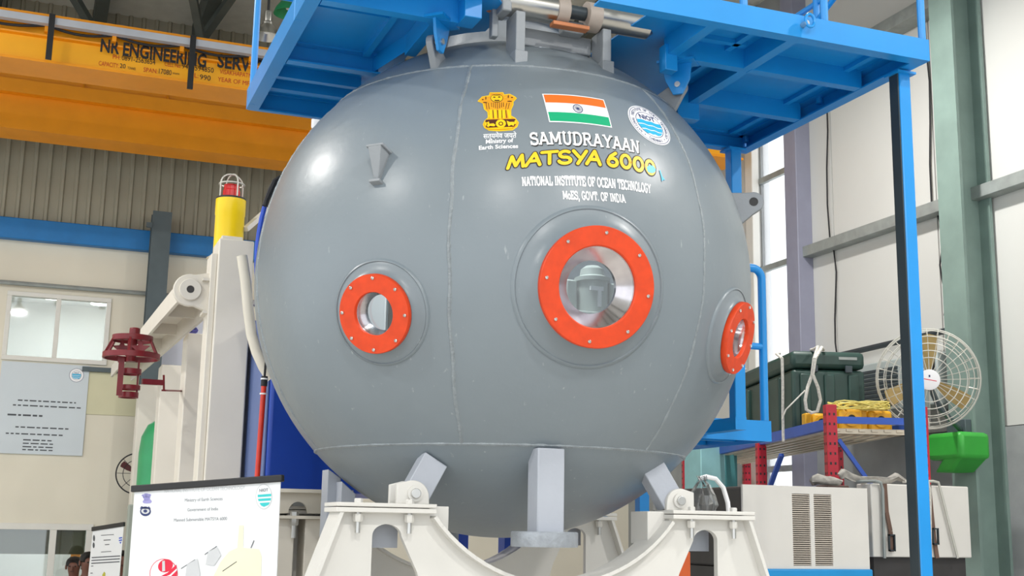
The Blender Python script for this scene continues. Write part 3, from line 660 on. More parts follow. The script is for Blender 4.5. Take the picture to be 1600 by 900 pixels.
# round emblem
c0 = (sph(1015.2, 194.8)-C).normalized(); e1 = ((sph(1025, 190.5)-C)-(sph(998, 182.5)-C)); e1 = (e1-c0*e1.dot(c0)).normalized(); e2 = c0.cross(e1)
RE = .108
def lg(off): return lambda u, v: C + (c0*RS + e1*u*RE + e2*v*RE).normalized()*(RS+off)
mb = MB(); mb.cur = 0; sub_disc(mb, lg(.0012), 0, 0, 1, 1, 48, 4); mb.cur = 1; sub_disc(mb, lg(.0016), 0, 0, .95, .95, 48, 1, .975); sub_disc(mb, lg(.0016), 0, 0, .655, .655, 48, 1, .96)
mb.cur = 2
for y0, y1 in [(-.04, .16), (-.29, -.09), (-.52, -.34)]:
    v_ = []
    for i in range(13):
        x = -1+2*i/12
        for y in (y0, y1): ww = math.sqrt(max(0, .385-y*y)); v_.append(lg(.0018)(x*ww, y+.02*math.sin(x*8)))
    mb.add(v_, [(2*i, 2*i+2, 2*i+3, 2*i+1) for i in range(12)])
mb.cur = 1
vs_, ts_, asp = font_tris('NIOT', .03); put_tris(mb, vs_, ts_, lambda x, y: lg(.002)(-.40+.80*x, .23+.25*y))
def ring_text(text, a0, a1, r, h, flip=False):
    n_ = len(text)
    for i, ch in enumerate(text):
        if ch == ' ': continue
        a_ = math.radians(a0+(a1-a0)*(i+.5)/n_); vs_, ts_, asp = font_tris(ch, .02); wd = min(asp*h, abs(math.radians(a1-a0))*r/n_*.85)
        def fn(x, y, a_=a_, wd=wd):
            t = (x-.5)*wd; rr = r + y*h if not flip else r + h - y*h; s2 = -1 if not flip else 1
            return lg(.002)(rr*math.cos(a_+s2*t/r), rr*math.sin(a_+s2*t/r))
        put_tris(mb, vs_, ts_, fn)
ring_text('NATIONAL INSTITUTE OF OCEAN TECHNOLOGY', 222, -42, .74, .13); ring_text('CHENNAI', 245, 295, .74, .13, True)
for a_ in (232, 308): sub_disc(mb, lg(.002), .80*math.cos(math.radians(a_)), .80*math.sin(math.radians(a_)), .03, .03, 10, 1)
mb.build('round_emblem', [INKW, INKN, INKC], SP, flat=True)

# ---- lugs welded on the hull
def lug_plate(lon, lat, L, hw, th, name='lifting_lug', hole=True, base=-.012, up=None, m=HULL2):
    "radial plate, rounded tip, with a pin hole"
    ax = dirll(lon, lat); nrm = dirll(lon+90, 0); t = nrm.cross(ax)   # nrm: plate normal (tangent), t: in plane
    o = C + ax*RS; mb = MB(); prof = [(base, -hw), (L*.55, -hw*.62)] + [(L*.70+math.cos(a)*hw*.55, math.sin(a)*hw*.55) for a in [math.radians(-70+140*i/10) for i in range(11)]] + [(L*.55, hw*.62), (base, hw)]
    P_ = [o + ax*a + t*b - nrm*th/2 for a, b in prof]; mb.prism(P_, nrm*th); ob = mb.build(name, m, SP, bevel=.003)
    if hole: MB().cyl(o+ax*(L*.70)-nrm*(th/2+.002), o+ax*(L*.70)+nrm*(th/2+.002), hw*.24, 16).build('pin_hole', BLACK, ob)
    return ob
lug_plate(64, 19.5, .135, .085, .035, name='lifting_lug')
# wedge bracket on the upper left of the hull
ax = dirll(-47, 14.5); tn = dirll(43, 0); t_ = ax.cross(tn); o = C+ax*RS
mb = MB()
A_ = [(-.030, .062), (.030, .062), (.009, -.065), (-.009, -.065)]
v_ = [o + tn*a + t_*(-b)*-1 - ax*.01 for a, b in A_] + [o + tn*a*1.0 + t_*b + ax*(.07 if b > 0 else .012) for a, b in A_]
mb.add(v_, [(0, 1, 2, 3), (4, 7, 6, 5), (0, 4, 5, 1), (1, 5, 6, 2), (2, 6, 7, 3), (3, 7, 4, 0)])
WG = mb.build('wedge_bracket', HULL2, SP, bevel=.003)
MB().obox(o+t_*.066+ax*.03, (tn, ax, t_), (.038, .040, .005)).build('bracket_top', HULL2, SP, bevel=.002)
MB().obox(o+t_*-.068+ax*.008, (tn, ax, t_), (.024, .02, .006)).build('bracket_foot', HULL2, SP, bevel=.002)

# ---- top fittings: hatch coaming, posts, opening cylinder, hanger lugs
MB().lathe([(.34, 1.06), (.34, 1.10), (.30, 1.115), (.285, 1.21), (.31, 1.215), (.31, 1.25), (.20, 1.27), (.001, 1.28)], C, (0, 0, 1), 56).build('hatch', HULL2, SP, sharp=40)
def post(px0, py0, px1, py1, w_, name='hatch_post'):
    a = sph(px0, py0); top = onY(px1, py1, a.y+.02).z
    MB().box(a.x-w_, a.x+w_, a.y-.03, a.y+.09, a.z-.06, top).build(name, HULL2, SP, bevel=.004)
    MB().box(a.x-w_*1.35, a.x+w_*1.35, a.y-.045, a.y+.1, a.z-.06, a.z+.012).build('post_foot', HULL2, SP, bevel=.004)
    return a, top
a1, tz1 = post(809, 88, 809, 24, .021); a2, tz2 = post(944, 104, 944, 52, .02)
yc = a1.y+.03; zc = onY(870, 18, yc).z
cyl_x = lambda x: onY(x, 18, yc).x
MB().lathe([(.001, 0), (.058, 0), (.058, cyl_x(868)-cyl_x(790)), (.001, cyl_x(868)-cyl_x(790))], (cyl_x(790), yc, zc), (1, 0, 0), 36).build('opening_cylinder', STEEL, SP)
MB().lathe([(.001, 0), (.056, 0), (.056, cyl_x(1010)-cyl_x(932)), (.03, cyl_x(1010)-cyl_x(932)+.03)], (cyl_x(932), yc, zc+.004), (1, 0, 0), 36).build('opening_cylinder', STEEL, SP)
for xa, xb in ((866, 884), (914, 934)): MB().ring((cyl_x(xa), yc, zc), (1, 0, 0), .064, .02, cyl_x(xb)-cyl_x(xa), 36).build('cylinder_clamp', mat('clamp_warm_grey', 'a89c92', .45), SP)
MB().cyl((cyl_x(880), yc, zc+.01), (cyl_x(918), yc, zc+.01), .03, 20).build('drive_coupling', NAVYSTEEL, SP)
MB().box(cyl_x(884), cyl_x(916), yc+.02, yc+.08, zc-.075, zc-.02).build('drive_block', HULL2, SP, bevel=.006)
MB().box(cyl_x(856), cyl_x(912), yc-.065, yc-.02, zc-.088, zc-.07).build('copper_strip', COPPER, SP, bevel=.003)
MB().box(cyl_x(778), cyl_x(793), yc-.055, yc+.06, zc-.06, zc+.06).build('end_bracket', HULL2, SP, bevel=.006)
MB().box(cyl_x(772), cyl_x(782), yc+.02, yc+.06, zc-.15, zc+.02).build('end_bracket', HULL2, SP, bevel=.004)
MB().box(a1.x+.02, a2.x-.02, yc+.08, yc+.14, zc-.14, zc-.06).build('cross_beam', HULL2, SP, bevel=.006)
p = onY(752, 3, yc+.05); MB().cyl((p.x-.06, p.y, p.z+.02), (p.x+.05, p.y, p.z), .04, 24).build('copper_cylinder', COPPER, SP)
p = sph(676, 86)
HANG = [(-42.5, 48.5), (45.2, 47.5)]
for lon, lat in HANG: lug_plate(lon, lat-2, .13, .06, .03, name='hanger_lug')
# ---- legs of the sphere: two radial blocks, one pillar with a round foot
for sg in (-1, 1):
    bc_ = onY(664, 748, 4.66); xx = bc_.x if sg < 0 else 2*(C.x-.015)-bc_.x
    d_ = Vector((-sg*.50, .12, .86)).normalized(); s_ = Vector((.86, 0, sg*.50)); n_ = d_.cross(s_)
    MB().obox((xx, 4.685, bc_.z), (s_, n_, d_), (.053, .038, .085)).build('leg_block', PALE, SP, bevel=.004)
lt = sph(860, 714); lx, ly = onY(856, 770, lt.y-.03).x, lt.y-.02
zb = onY(855, 830, ly-.1).z
MB().box(lx-.057, lx+.055, ly-.045, ly+.06, zb-.01, lt.z+.03).build('leg_pillar', PALE, SP, bevel=.005)
MB().lathe([(.001, 0), (.128, 0), (.130, .004), (.130, .054), (.126, .058), (.001, .058)], (lx, ly+.02, zb-.06), (0, 0, 1), 64).build('foot_disc', mat('foot_rough_grey', '9aa0a8', .35, .2, var=.12, scale=30, bump=.4, bscale=60), SP)
bx, by = C.x-.08, C.y+.75
MB().lathe([(.001, 0), (.14, 0), (.14, .06), (.001, .06)], (bx, by, zb-.07), (0, 0, 1), 48).build('foot_disc', HULL2, SP)
MB().box(bx-.05, bx+.05, by-.05, by+.05, zb-.01, C.z-.70).build('leg_pillar', HULL2, SP, bevel=.004)

# ================================================================== CRADLE
CX = C.x - .015
CRD = thing('support_cradle', 'white welded steel cradle with arched saddles and bolted flanges under the grey sphere', 'cradle', (CX, C.y, FZ))
YFR = 4.60
def mir(x, sg): return CX + sg*(x-CX) if sg < 0 else x
def saddle(y, dy, front):
    th = Vector((0, dy, 0))
    arcp = [(CX+.655*math.sin(math.radians(a_)), 2.335-.655*math.cos(math.radians(a_))) for a_ in range(-52, 1, 4)]
    for sg in (1, -1):
        # sg=1: left half as surveyed; sg=-1: mirrored
        mx = (lambda x: x) if sg == 1 else (lambda x: 2*CX-x)
        q = lambda x, yy: onY(x, yy, YFR)
        tl, tr = q(533, 800), q(660, 800)
        outer = [(q(478, 905).x-.13, 1.25), (tl.x, tl.z), (arcp[0][0], tl.z)] + arcp + [(CX, 1.25), (q(668, 925).x+.10, 1.25)]
        hole = [(q(652, 895).x, q(652, 895).z), ] + [(q(604.5+23*math.cos(math.radians(a_)), 838-19*math.sin(math.radians(a_))).x, q(604.5, 838-19*math.sin(math.radians(a_))).z) for a_ in range(0, 181, 12)] + [ (q(579, 905).x, q(579, 905).z-.0), (q(575, 905).x, 1.25)]
        poly = outer + hole
        MB().prism([(mx(x), y, z) for x, z in poly], th).build('saddle_plate', WHITE, CRD)
        # edge flanges: outer slope, top, arch
        fd = dy*4.5; 
        def strip(pts, t=.014):
            m_ = MB()
            for (xa, za), (xb, zb_) in zip(pts[:-1], pts[1:]):
                d = Vector((xb-xa, 0, zb_-za)).normalized(); n_ = Vector((-d.z, 0, d.x))*t
                if n_.z < 0: n_ = -n_
                m_.prism([(mx(xa), y-.05, za), (mx(xb), y-.05, zb_), (mx(xb)+n_.x*sg, y-.05, zb_+n_.z), (mx(xa)+n_.x*sg, y-.05, za+n_.z)], (0, fd+.04, 0))
            return m_
        strip([outer[0], outer[1]]).build('edge_flange', WHITE, CRD)
        strip(arcp).build('arch_flange', WHITE, CRD)
        x0, x1 = tl.x-.03, arcp[0][0]+.01
        if sg < 0: x0, x1 = mx(x1), mx(x0)
        MB().box(x0, x1, y-.055, y+fd+.02, tl.z, tl.z+.018).build('top_flange', WHITE, CRD, bevel=.003)
        MB().box(x0, x1, y-.055, y+fd+.02, tl.z+.021, tl.z+.036).build('top_plate', WHITE, CRD, bevel=.003)
        for px_ in (557, 637):
            b = q(px_, 800); bx_ = mx(b.x); by_ = y-.026
            bm_ = bolt_mb((bx_, by_, tl.z+.036), (0, 0, 1), .016, .016).build('bolt', WHITE, CRD)
            MB().cyl((bx_, by_, tl.z-.075), (bx_, by_, tl.z), .010, 12).build('bolt_shank', ZINC, bm_)
            bolt_mb((bx_, by_, tl.z-.005), (0, 0, -1), .018, .030).build('nut', WHITE, bm_)
        # block under the top plate on the arch side, back plate in the opening
        b0, b1 = q(662, 800), q(704, 846)
        xa, xb = sorted((mx(b0.x-.01), mx(b1.x)))
        MB().box(xa, xb, y+.03, y+fd+.05, b1.z, tl.z+.03).build('side_block', WHITE, CRD, bevel=.003)
        c0_, c1_ = q(575, 830), q(632, 857); xa, xb = sorted((mx(c0_.x), mx(c1_.x)))
        MB().box(xa, xb, y+.10, y+.115, c1_.z, tl.z).build('back_plate', PALE, CRD)
        # clevis lugs with a pin
        lz = tl.z+.036
        cl = q(652, 779); cxm = mx(cl.x)
        for yy in (y+.02, y+.125):
            r_ = .062; pr = [(-.075, 0), (-.075, .075)] + [(-.012+r_*1.05*math.cos(a_), .028+r_*math.sin(a_)) for a_ in [math.radians(100-100*i/10) for i in range(11)]] + [(.055, 0)]
            lg_ = MB().prism([(cxm+a_*sg, yy, lz+b_) for a_, b_ in pr], (0, .022, 0)).build('clevis_plate', WHITE, CRD, bevel=.003)
        MB().ring((cxm-.005*sg, y+.008, lz+.04), (0, 1, 0), .030, .015, .014, 28).build('pin_boss', WHITE, CRD)
        MB().cyl((cxm-.005*sg, y-.004, lz+.04), (cxm-.005*sg, y+.17, lz+.04), .019, 24).build('pin', ZINC, CRD, bevel=.002)
        # legs to the floor
        lxm = mx(q(500, 905).x)
        MB().box(lxm-.10, lxm+.10, y, y+abs(fd)+.05, FZ, 1.26).build('leg', WHITE, CRD, bevel=.005)
    MB().box(CX-1.1, CX+1.1, y-.02, y+abs(fd)+.07, 1.10, 1.25).build('cross_beam', WHITE, CRD, bevel=.005)
saddle(YFR, .03, True)
saddle(5.92, .03, False)
for sg in (-1, 1):
    x = CX+sg*.86
    MB().box(x-.05, x+.05, 4.7, 6.0, 1.10, 1.25).build('side_beam', WHITE, CRD, bevel=.005)
# pale props under the left flank of the sphere
for (x0, x1, y0, y1), Y in [((513, 533, 733, 800), 5.45), ((534, 556, 752, 800), 5.35)]:
    a, b, c = onY(x0, y0, Y), onY(x1, y0+(14 if x0 < 520 else 20), Y), onY(x0, y1+40, Y)
    MB().prism([(a.x, Y, c.z), (b.x, Y, c.z), (b.x, Y, b.z), (a.x, Y, a.z)], (0, .12, 0)).build('side_prop', PALE, CRD, bevel=.003)
# beige beam with round cut-outs beside the cradle, carried on two stub posts
BBY = 5.75
q = lambda x, y: onY(x, y, BBY)
zt_, zl_ = q(470, 770).z, q(470, 806).z
bb = thing('beige_bearer', 'beige steel bearer with round cut-outs and hanging bolts beneath the blue tank', 'beam', (q(470, 800).x, BBY, FZ))
xL, xR = q(405, 770).x, q(548, 770).x
hx_ = [q(466, 790).x, q(518, 790).x]
poly = [(xL, zl_)]
for c_ in hx_: poly += [(c_+.045*math.cos(math.radians(180-a_)), zl_+.012+.052*math.sin(math.radians(a_))) for a_ in range(0, 181, 15)] 
poly += [(xR, zl_), (xR, zt_), (xL, zt_)]
MB().prism([(x, BBY, z) for x, z in poly], (0, .02, 0)).build('web', CREAM, bb)
MB().box(xL, xR, BBY-.05, BBY+.20, zt_, zt_+.016).build('upper_flange', CREAM, bb)
MB().box(xL, xR, BBY-.05, BBY+.20, zl_-.014, zl_).build('lower_flange', CREAM, bb)
MB().box(xL, xR, BBY+.25, BBY+.27, zl_-.3, zt_).build('rear_plate', CONC, bb)
for x in (436, 500):
    a = q(x, 830); MB().box(a.x-.07, a.x+.07, BBY+.0, BBY+.16, FZ, zl_-.014).build('post', GANTRY, bb, bevel=.004)
a = q(458, 806); nb = bolt_mb((a.x, BBY-.03, zl_), (0, 0, 1), .02, .02).build('bolt', ZINC, bb)
MB().cyl((a.x, BBY-.03, zl_-.10), (a.x, BBY-.03, zl_-.01), .011, 12).build('bolt_shank', ZINC, nb)
bolt_mb((a.x, BBY-.03, zl_-.014), (0, 0, -1), .02, .03).build('nut', ZINC, nb)

# ================================================================== BLUE ACCESS PLATFORM
PZ, PH = 3.95, .10
PF = thing('access_platform', 'bright blue steel access platform around the top of the grey sphere', 'platform', (3.5, 4.25, FZ))
_bz = [0]
def beam(name, p, q, flip=1, h=PH, fl=.05, z=PZ):
    _bz[0] += .0008; z += _bz[0]; h -= _bz[0]
    return MB().chan((p[0], p[1], z), (q[0], q[1], z), h, fl, flip).build(name, BLUE, PF)
zd = PZ+PH
# left bay
beam('side_beam', (.865, 6.04), (.865, 4.1), -1, fl=.06)
beam('side_beam', (.875, 6.05), (1.45, 6.05), 1, fl=.03)
beam('cross_beam', (.93, 4.585), (1.50, 4.585), -1)
beam('cross_beam', (.93, 5.34), (1.36, 5.34), 1, fl=.05)
beam('cross_beam', (.93, 5.62), (1.35, 5.62), -1, h=.06, fl=.035, z=PZ+.04)
beam('cross_beam', (.93, 5.82), (1.40, 5.82), -1, h=.05, fl=.05, z=PZ+.05)
beam('inner_beam', (1.40, 4.66), (1.40, 5.03), 1, fl=.05)
MB().prism([(1.40, 5.02, PZ+.02), (1.395, 5.04, PZ+.02), (1.325, 5.36, PZ+.02), (1.33, 5.36, PZ+.02)], (0, 0, .08)).build('curved_edge', BLUE, PF)
MB().box(1.50, 1.575, 4.50, 4.62, PZ+.0, zd+.06).build('corner_block', BLUE, PF, bevel=.003)
dl = [(.865, 4.1), (1.35, 4.1), (1.72, 4.60)] + [(C.x+.50*math.cos(math.radians(a_)), C.y+.50*math.sin(math.radians(a_))) for a_ in range(238, 108, -10)] + [(1.80, 6.05), (.865, 6.05)]
MB().prism([(x, y, zd) for x, y in dl], (0, 0, .006)).build('deck_plate', BLUE, PF)
for y in (4.85,): MB().box(.95, 1.30, y-.02, y+.02, zd-.02, zd).build('deck_stiffener', BLUE, PF)
MB().box(1.27, 1.30, 4.64, 5.28, zd-.03, zd).build('deck_stiffener', BLUE, PF)
# right bay
beam('side_beam', (1.95, 4.16), (3.555, 4.16), -1, fl=.06)
beam('side_beam', (3.555, 4.170), (3.555, 5.66), -1, fl=.06)
beam('side_beam', (3.555, 5.68), (2.95, 5.68), -1, fl=.06)
beam('cross_beam', (2.50, 4.57), (2.86, 4.57), -1); beam('cross_beam', (2.90, 4.57), (3.50, 4.57), -1)
beam('cross_beam', (2.90, 5.07), (3.50, 5.07), -1)
beam('inner_beam', (2.86, 4.172), (2.86, 5.10), 1, fl=.05); beam('inner_beam', (2.47, 4.17), (2.47, 4.60), 1, fl=.05)
beam('inner_beam', (2.95, 5.68), (2.95, 5.35), -1, fl=.05)
MB().box(2.80, 2.92, 5.08, 5.14, PZ-.07, zd).build('corner_block', BLUE, PF, bevel=.003)
MB().box(2.455, 2.515, 4.56, 4.62, PZ-.06, PZ+.06).build('corner_block', BLUE, PF, bevel=.003)
dr = [(2.30, 4.16), (3.555, 4.16), (3.555, 5.68), (2.20, 5.68)] + [(C.x+.42*math.cos(math.radians(a_)), C.y+.42*math.sin(math.radians(a_))) for a_ in range(70, -60, -10)]
MB().prism([(x, y, zd) for x, y in dr], (0, 0, .006)).build('deck_plate', BLUE, PF)
for a_ in [(2.92, 3.48, 4.24, 4.27), (2.92, 3.48, 4.70, 4.73), (2.95, 3.48, 5.20, 5.23), (2.55, 2.82, 4.48, 4.51)]: MB().box(a_[0], a_[1], a_[2], a_[3], zd-.022, zd).build('deck_stiffener', BLUE, PF)
MB().box(3.40, 3.43, 4.26, 5.6, zd-.022, zd).build('deck_stiffener', BLUE, PF)
MB().box(2.76, 2.79, 4.24, 5.0, zd-.022, zd).build('deck_stiffener', BLUE, PF)
# back link of the platform behind the hatch
MB().box(1.55, 2.85, 6.05, 6.5, zd, zd+.006).build('deck_plate', BLUE, PF)
MB().box(1.78, 2.22, 5.68, 6.05, zd, zd+.006).build('deck_plate', BLUE, PF)
# hanger plates pinned to the sphere's lugs
for (lon, lat), bxy in zip(HANG, [(1.475, 4.66), (2.50, 4.67)]):
    ax = dirll(lon, lat-2); nrm = dirll(lon+90, 0); pin = C + ax*(RS+.091); rad = dirll(lon, 0)
    pr = [(-.075, PZ+.005), (.065, PZ+.005), (.055, pin.z+.02), (.022, pin.z-.045), (-.022, pin.z-.045), (-.055, pin.z+.02)]
    for s_ in ((.030,) if lon < 0 else (-.046,)):
        pl = MB().prism([Vector((pin.x, pin.y, 0)) + rad*a_ + nrm*s_ + Vector((0, 0, z_)) for a_, z_ in pr], nrm*.014).build('hanger_plate', BLUE, PF, bevel=.002)
        MB().cyl(pin-nrm*(.02 if lon < 0 else .052), pin+nrm*(.052 if lon < 0 else .02), .013, 16).build('pin', ZINC, pl)
    MB().obox(Vector((pin.x, pin.y, PZ+.01))+nrm*(.035 if lon < 0 else -.035), (rad, nrm, Vector((0, 0, 1))), (.085, .05, .006)).build('hanger_cap', BLUE, PF)
# posts
def tubepost(x, y, w_, z0, z1, side=None):
    MB().box(x-w_/2, x+w_/2, y-w_/2, y+w_/2, z0, z1).build('post', BLUE, PF, bevel=.005)
    if side: MB().box(x-w_/2-.006, x-w_/2, y-w_/2+.004, y+w_/2, z0, z1).build('post_dark_face', NAVYSTEEL, PF)  # dark grey layer over one face of the post
    if z0 == FZ: MB().box(x-.11, x+.11, y-.11, y+.11, FZ, FZ+.012).build('base_plate', BLUE, PF)
    MB().box(x-w_*.8, x+w_*.8, y-w_*.8, y+w_*.8, z1-.01, z1).build('cap_plate', BLUE, PF)
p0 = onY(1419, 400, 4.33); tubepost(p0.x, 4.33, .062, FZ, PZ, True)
p0 = onY(1146, 270, 5.62); BPX = p0.x; tubepost(p0.x, 5.62, .065, 2.47, PZ)
# lifting eye on the front fascia
e = onY(1261, 36, 4.15)
MB().tube([(e.x+.003, e.y-.01-.0*i, e.z+.004) if False else (e.x+.022*math.cos(2*PI*i/16), e.y-.022, e.z+.003+.028*math.sin(2*PI*i/16)) for i in range(16)], .007, 8, True).build('lifting_eye', BLUE, PF)
MB().cyl((e.x-.016, e.y+.012, e.z-.01), (e.x-.016, e.y-.025, e.z-.01), .012, 10).build('eye_nut', ZINC, PF)
# railings
def rail(pts, r=.017, name='rail'): return MB().tube(pts, r, 10).build(name, BLUE, PF)
for (x, y) in [(.88, 5.96), (.88, 4.83)]: rail([(x, y, zd-.1), (x, y, zd+1.0)], name='railing_post')
for z in (.5, 1.0): rail([(.88, 4.2, zd+z), (.88, 5.96, zd+z)], .015)
for x in (1.45,): rail([(x, 6.0, zd-.04), (x, 6.0, zd+1.0)], name='railing_post'); rail([(.88, 5.96, zd+.5), (x, 6.0, zd+.5)], .015); rail([(.88, 5.96, zd+1.0), (x, 6.0, zd+1.0)], .015)
for (x, y) in [(2.62, 4.18), (3.02, 4.18), (3.535, 4.18), (2.25, 4.18), (3.53, 4.95), (3.53, 5.64)]: rail([(x, y, zd-.04), (x, y, zd+1.0)], name='railing_post')
for z in (.5, 1.0): rail([(2.25, 4.18, zd+z), (3.535, 4.18, zd+z), (3.535, 5.64, zd+z)], .015)
rail([(3.53, 5.64, zd+.12), (3.53, 4.95, zd+.40), (3.53, 4.3, zd+.66)], .014, 'stair_rail')
# lower rear walkway with handrail, right of the sphere
RW = thing('rear_walkway', 'low blue walkway with tubular handrail behind the sphere, next to the storage rack', 'walkway', (3.7, 6.0, FZ))
YR = 6.0; ze, zb_ = onY(1205, 658, YR).z, onY(1205, 690, YR).z; xe = onY(1205, 660, YR).x
MB().box(2.9, xe, YR, YR+.012, zb_, ze).build('fascia', BLUE, RW); MB().box(xe-.012, xe, YR+.013, YR+1.1, zb_, ze).build('fascia', BLUE, RW)
MB().box(2.9, xe-.013, YR+.013, YR+1.1, ze-.012, ze-.001).build('deck_plate', BLUE, RW)
for y in (.35, .7): MB().box(2.95, xe-.02, YR+y, YR+y+.05, zb_+.02, ze-.012).build('cross_beam', BLUE, RW)
xp = xe-.03; zt2 = onY(1180, 418, YR).z
pts = [(xp, YR+.02, ze)] + [(xp, YR+.02, zt2-.06)] + [(xp-.06+.06*math.cos(math.radians(a_)), YR+.02, zt2-.06+.06*math.sin(math.radians(a_))) for a_ in range(15, 91, 15)] + [(3.0, YR+.02, zt2)]
MB().tube(pts, .024, 12).build('handrail', BLUE, RW)
zm_ = onY(1180, 540, YR).z; MB().tube([(3.0, YR+.02, zm_), (xp, YR+.02, zm_)], .02, 10).build('mid_rail', BLUE, RW)
MB().box(BPX-.033, BPX+.033, 5.588, YR, zb_+.02, ze-.03).build('post_bracket', BLUE, RW)
for y in (YR+.45, YR+1.0): MB().box(3.27, 3.33, y-.03, y+.03, FZ, zb_+.02).build('leg', BLUE, RW)

# ================================================================== WHITE GANTRY AND WHAT STANDS BY IT
GT = thing('launch_gantry', 'off-white steel gantry with a row of columns and a long channel girder', 'gantry', (1.0, 7.1, FZ))
Y1 = 7.1; x0, x1 = onY(331, 560, Y1).x, onY(387, 560, Y1).x; zt = onY(365, 374, Y1).z
MB().box(x0, x1, Y1, Y1+.26, FZ, zt).build('main_column', GANTRY, GT, bevel=.008)
MB().box(x0-.035, x0, Y1+.03, Y1+.22, FZ, onY(345, 395, Y1).z).build('column_stiffener', GANTRY, GT, bevel=.005)
MB().box(x0+.02, x1-.06, Y1+.05, Y1+.2, zt, zt+.03).build('column_cap', GANTRY, GT, bevel=.005)
zg0 = onY(330, 500, 7.5).z
for Yc, xa, xb, yp_ in [(9.0, 288, 328, 600), (11.4, 247, 281, 650), (13.6, 212, 246, 680)]:
    a, b = onY(xa, yp_, Yc).x, onY(xb, yp_, Yc).x
    MB().box(a, b, Yc, Yc+.28, FZ, onY((xa+xb)/2, {9.0: 521, 11.4: 570, 13.6: 601}[Yc], Yc).z).build('column', GANTRY, GT, bevel=.008)
xa, xb = onY(271, 480, 7.5).x, onY(330, 500, 7.5).x; zg0 = onY(330, 492, 7.5).z; zg1 = zg0+.15; SL = Vector((0, 6.4, .24))
def gbar(xa_, xb_, za_, zb2): return MB().prism([(xa_, 7.3, za_), (xb_, 7.3, za_), (xb_, 7.3, zb2), (xa_, 7.3, zb2)], SL)
gbar(xa, xb, zg1-.02, zg1).build('girder_web', GANTRY, GT)
gbar(xa, xa+.02, zg0+.03, zg1-.02).build('girder_flange', GANTRY, GT); gbar(xb-.02, xb, zg0, zg1-.02).build('girder_flange', GANTRY, GT)
for y in (8.2, 9.3, 10.4, 11.5, 12.6): dz = (y-7.3)*.0375; MB().box(xa+.02, xb-.02, y, y+.015, zg0+.05+dz, zg1-.02+dz).build('girder_rib', GANTRY, GT)
c_ = onY(297, 453, Y1+.08); r_ = .094
pr = [(c_.x+r_*math.cos(math.radians(a)), c_.z+r_*math.sin(math.radians(a))) for a in range(75, 300, 15)] + [(x0, onY(332, 492, Y1+.08).z), (x0, onY(332, 424, Y1+.08).z)]
LP = MB().prism([(x, Y1+.08, z) for x, z in pr], (0, .04, 0)).build('pivot_plate', GANTRY, GT, bevel=.006)
MB().ring((c_.x, Y1+.055, c_.z), (0, 1, 0), .062, .022, .03, 32).build('pivot_boss', GANTRY, LP, bevel=.003)
MB().cyl((c_.x, Y1+.06, c_.z), (c_.x, Y1+.10, c_.z), .021, 16).build('pivot_pin', CHAR, LP)
MB().prism([(x0-.03, Y1+.3, onY(322, 402, Y1+.3).z), (x0+.1, Y1+.3, onY(322, 402, Y1+.3).z), (x0+.1, Y1+.3, onY(340, 378, Y1+.3).z)], (0, .05, 0)).build('gusset', CREAM, GT)
for yy in (437, 488): a = onY(328, yy, Y1+.05); MB().box(a.x-.04, x0, Y1+.04, Y1+.2, a.z-.008, a.z+.008).build('side_rib', GANTRY, GT)
MB().bar(onY(384, 358, Y1+.35), onY(430, 318, Y1+.6), .03, .03).build('stay', GANTRY, GT)
for yy in (473,): a = onY(388, yy, Y1+.1); MB().box(x1, x1+.14, Y1+.08, Y1+.14, a.z-.012, a.z+.012).build('side_rib', GANTRY, GT)

# yellow light tower with caged red beacon
Yl = Y1+.38; p = onY(358, 360, Yl); zb0, zb1 = onY(358, 425, Yl).z, onY(358, 313, Yl).z
LTW = thing('beacon_tower', 'yellow cylinder topped by a caged red warning beacon behind the white gantry column', 'warning light', (p.x, Yl, zb0))
MB().lathe([(.001, 0), (.088, 0), (.088, zb1-zb0-.10), (.091, zb1-zb0-.095), (.091, zb1-zb0), (.001, zb1-zb0)], (p.x, Yl, zb0), (0, 0, 1), 36).build('tower_body', YELLOW, LTW)
MB().ring((p.x, Yl, zb1), (0, 0, 1), .089, .05, .012, 36).build('rim', BLACK, LTW)
MB().lathe([(.001, 0), (.052, 0), (.052, .05), (.047, .055), (.047, .085), (.001, .095)], (p.x, Yl, zb1+.01), (0, 0, 1), 28).build('beacon', RED, LTW)
for a in (20, 110):
    ca, sa = math.cos(math.radians(a)), math.sin(math.radians(a))
    pts = [(p.x+ca*.075, Yl+sa*.075, zb1)] + [(p.x+ca*.075*math.cos(math.radians(t)), Yl+sa*.075*math.cos(math.radians(t)), zb1+.10+.065*math.sin(math.radians(t))) for t in range(0, 181, 15)] + [(p.x-ca*.075, Yl-sa*.075, zb1)]
    MB().tube(pts, .005, 8).build('cage_hoop', FANWIRE, LTW)
MB().tube([(p.x+.075*math.cos(2*PI*i/24), Yl+.075*math.sin(2*PI*i/24), zb1+.10) for i in range(24)], .005, 8, True).build('cage_ring', FANWIRE, LTW)
MB().box(x0, p.x+.1, Y1+.26, Yl+.1, zb0-.02, zb0).build('tower_shelf', GANTRY, GT)

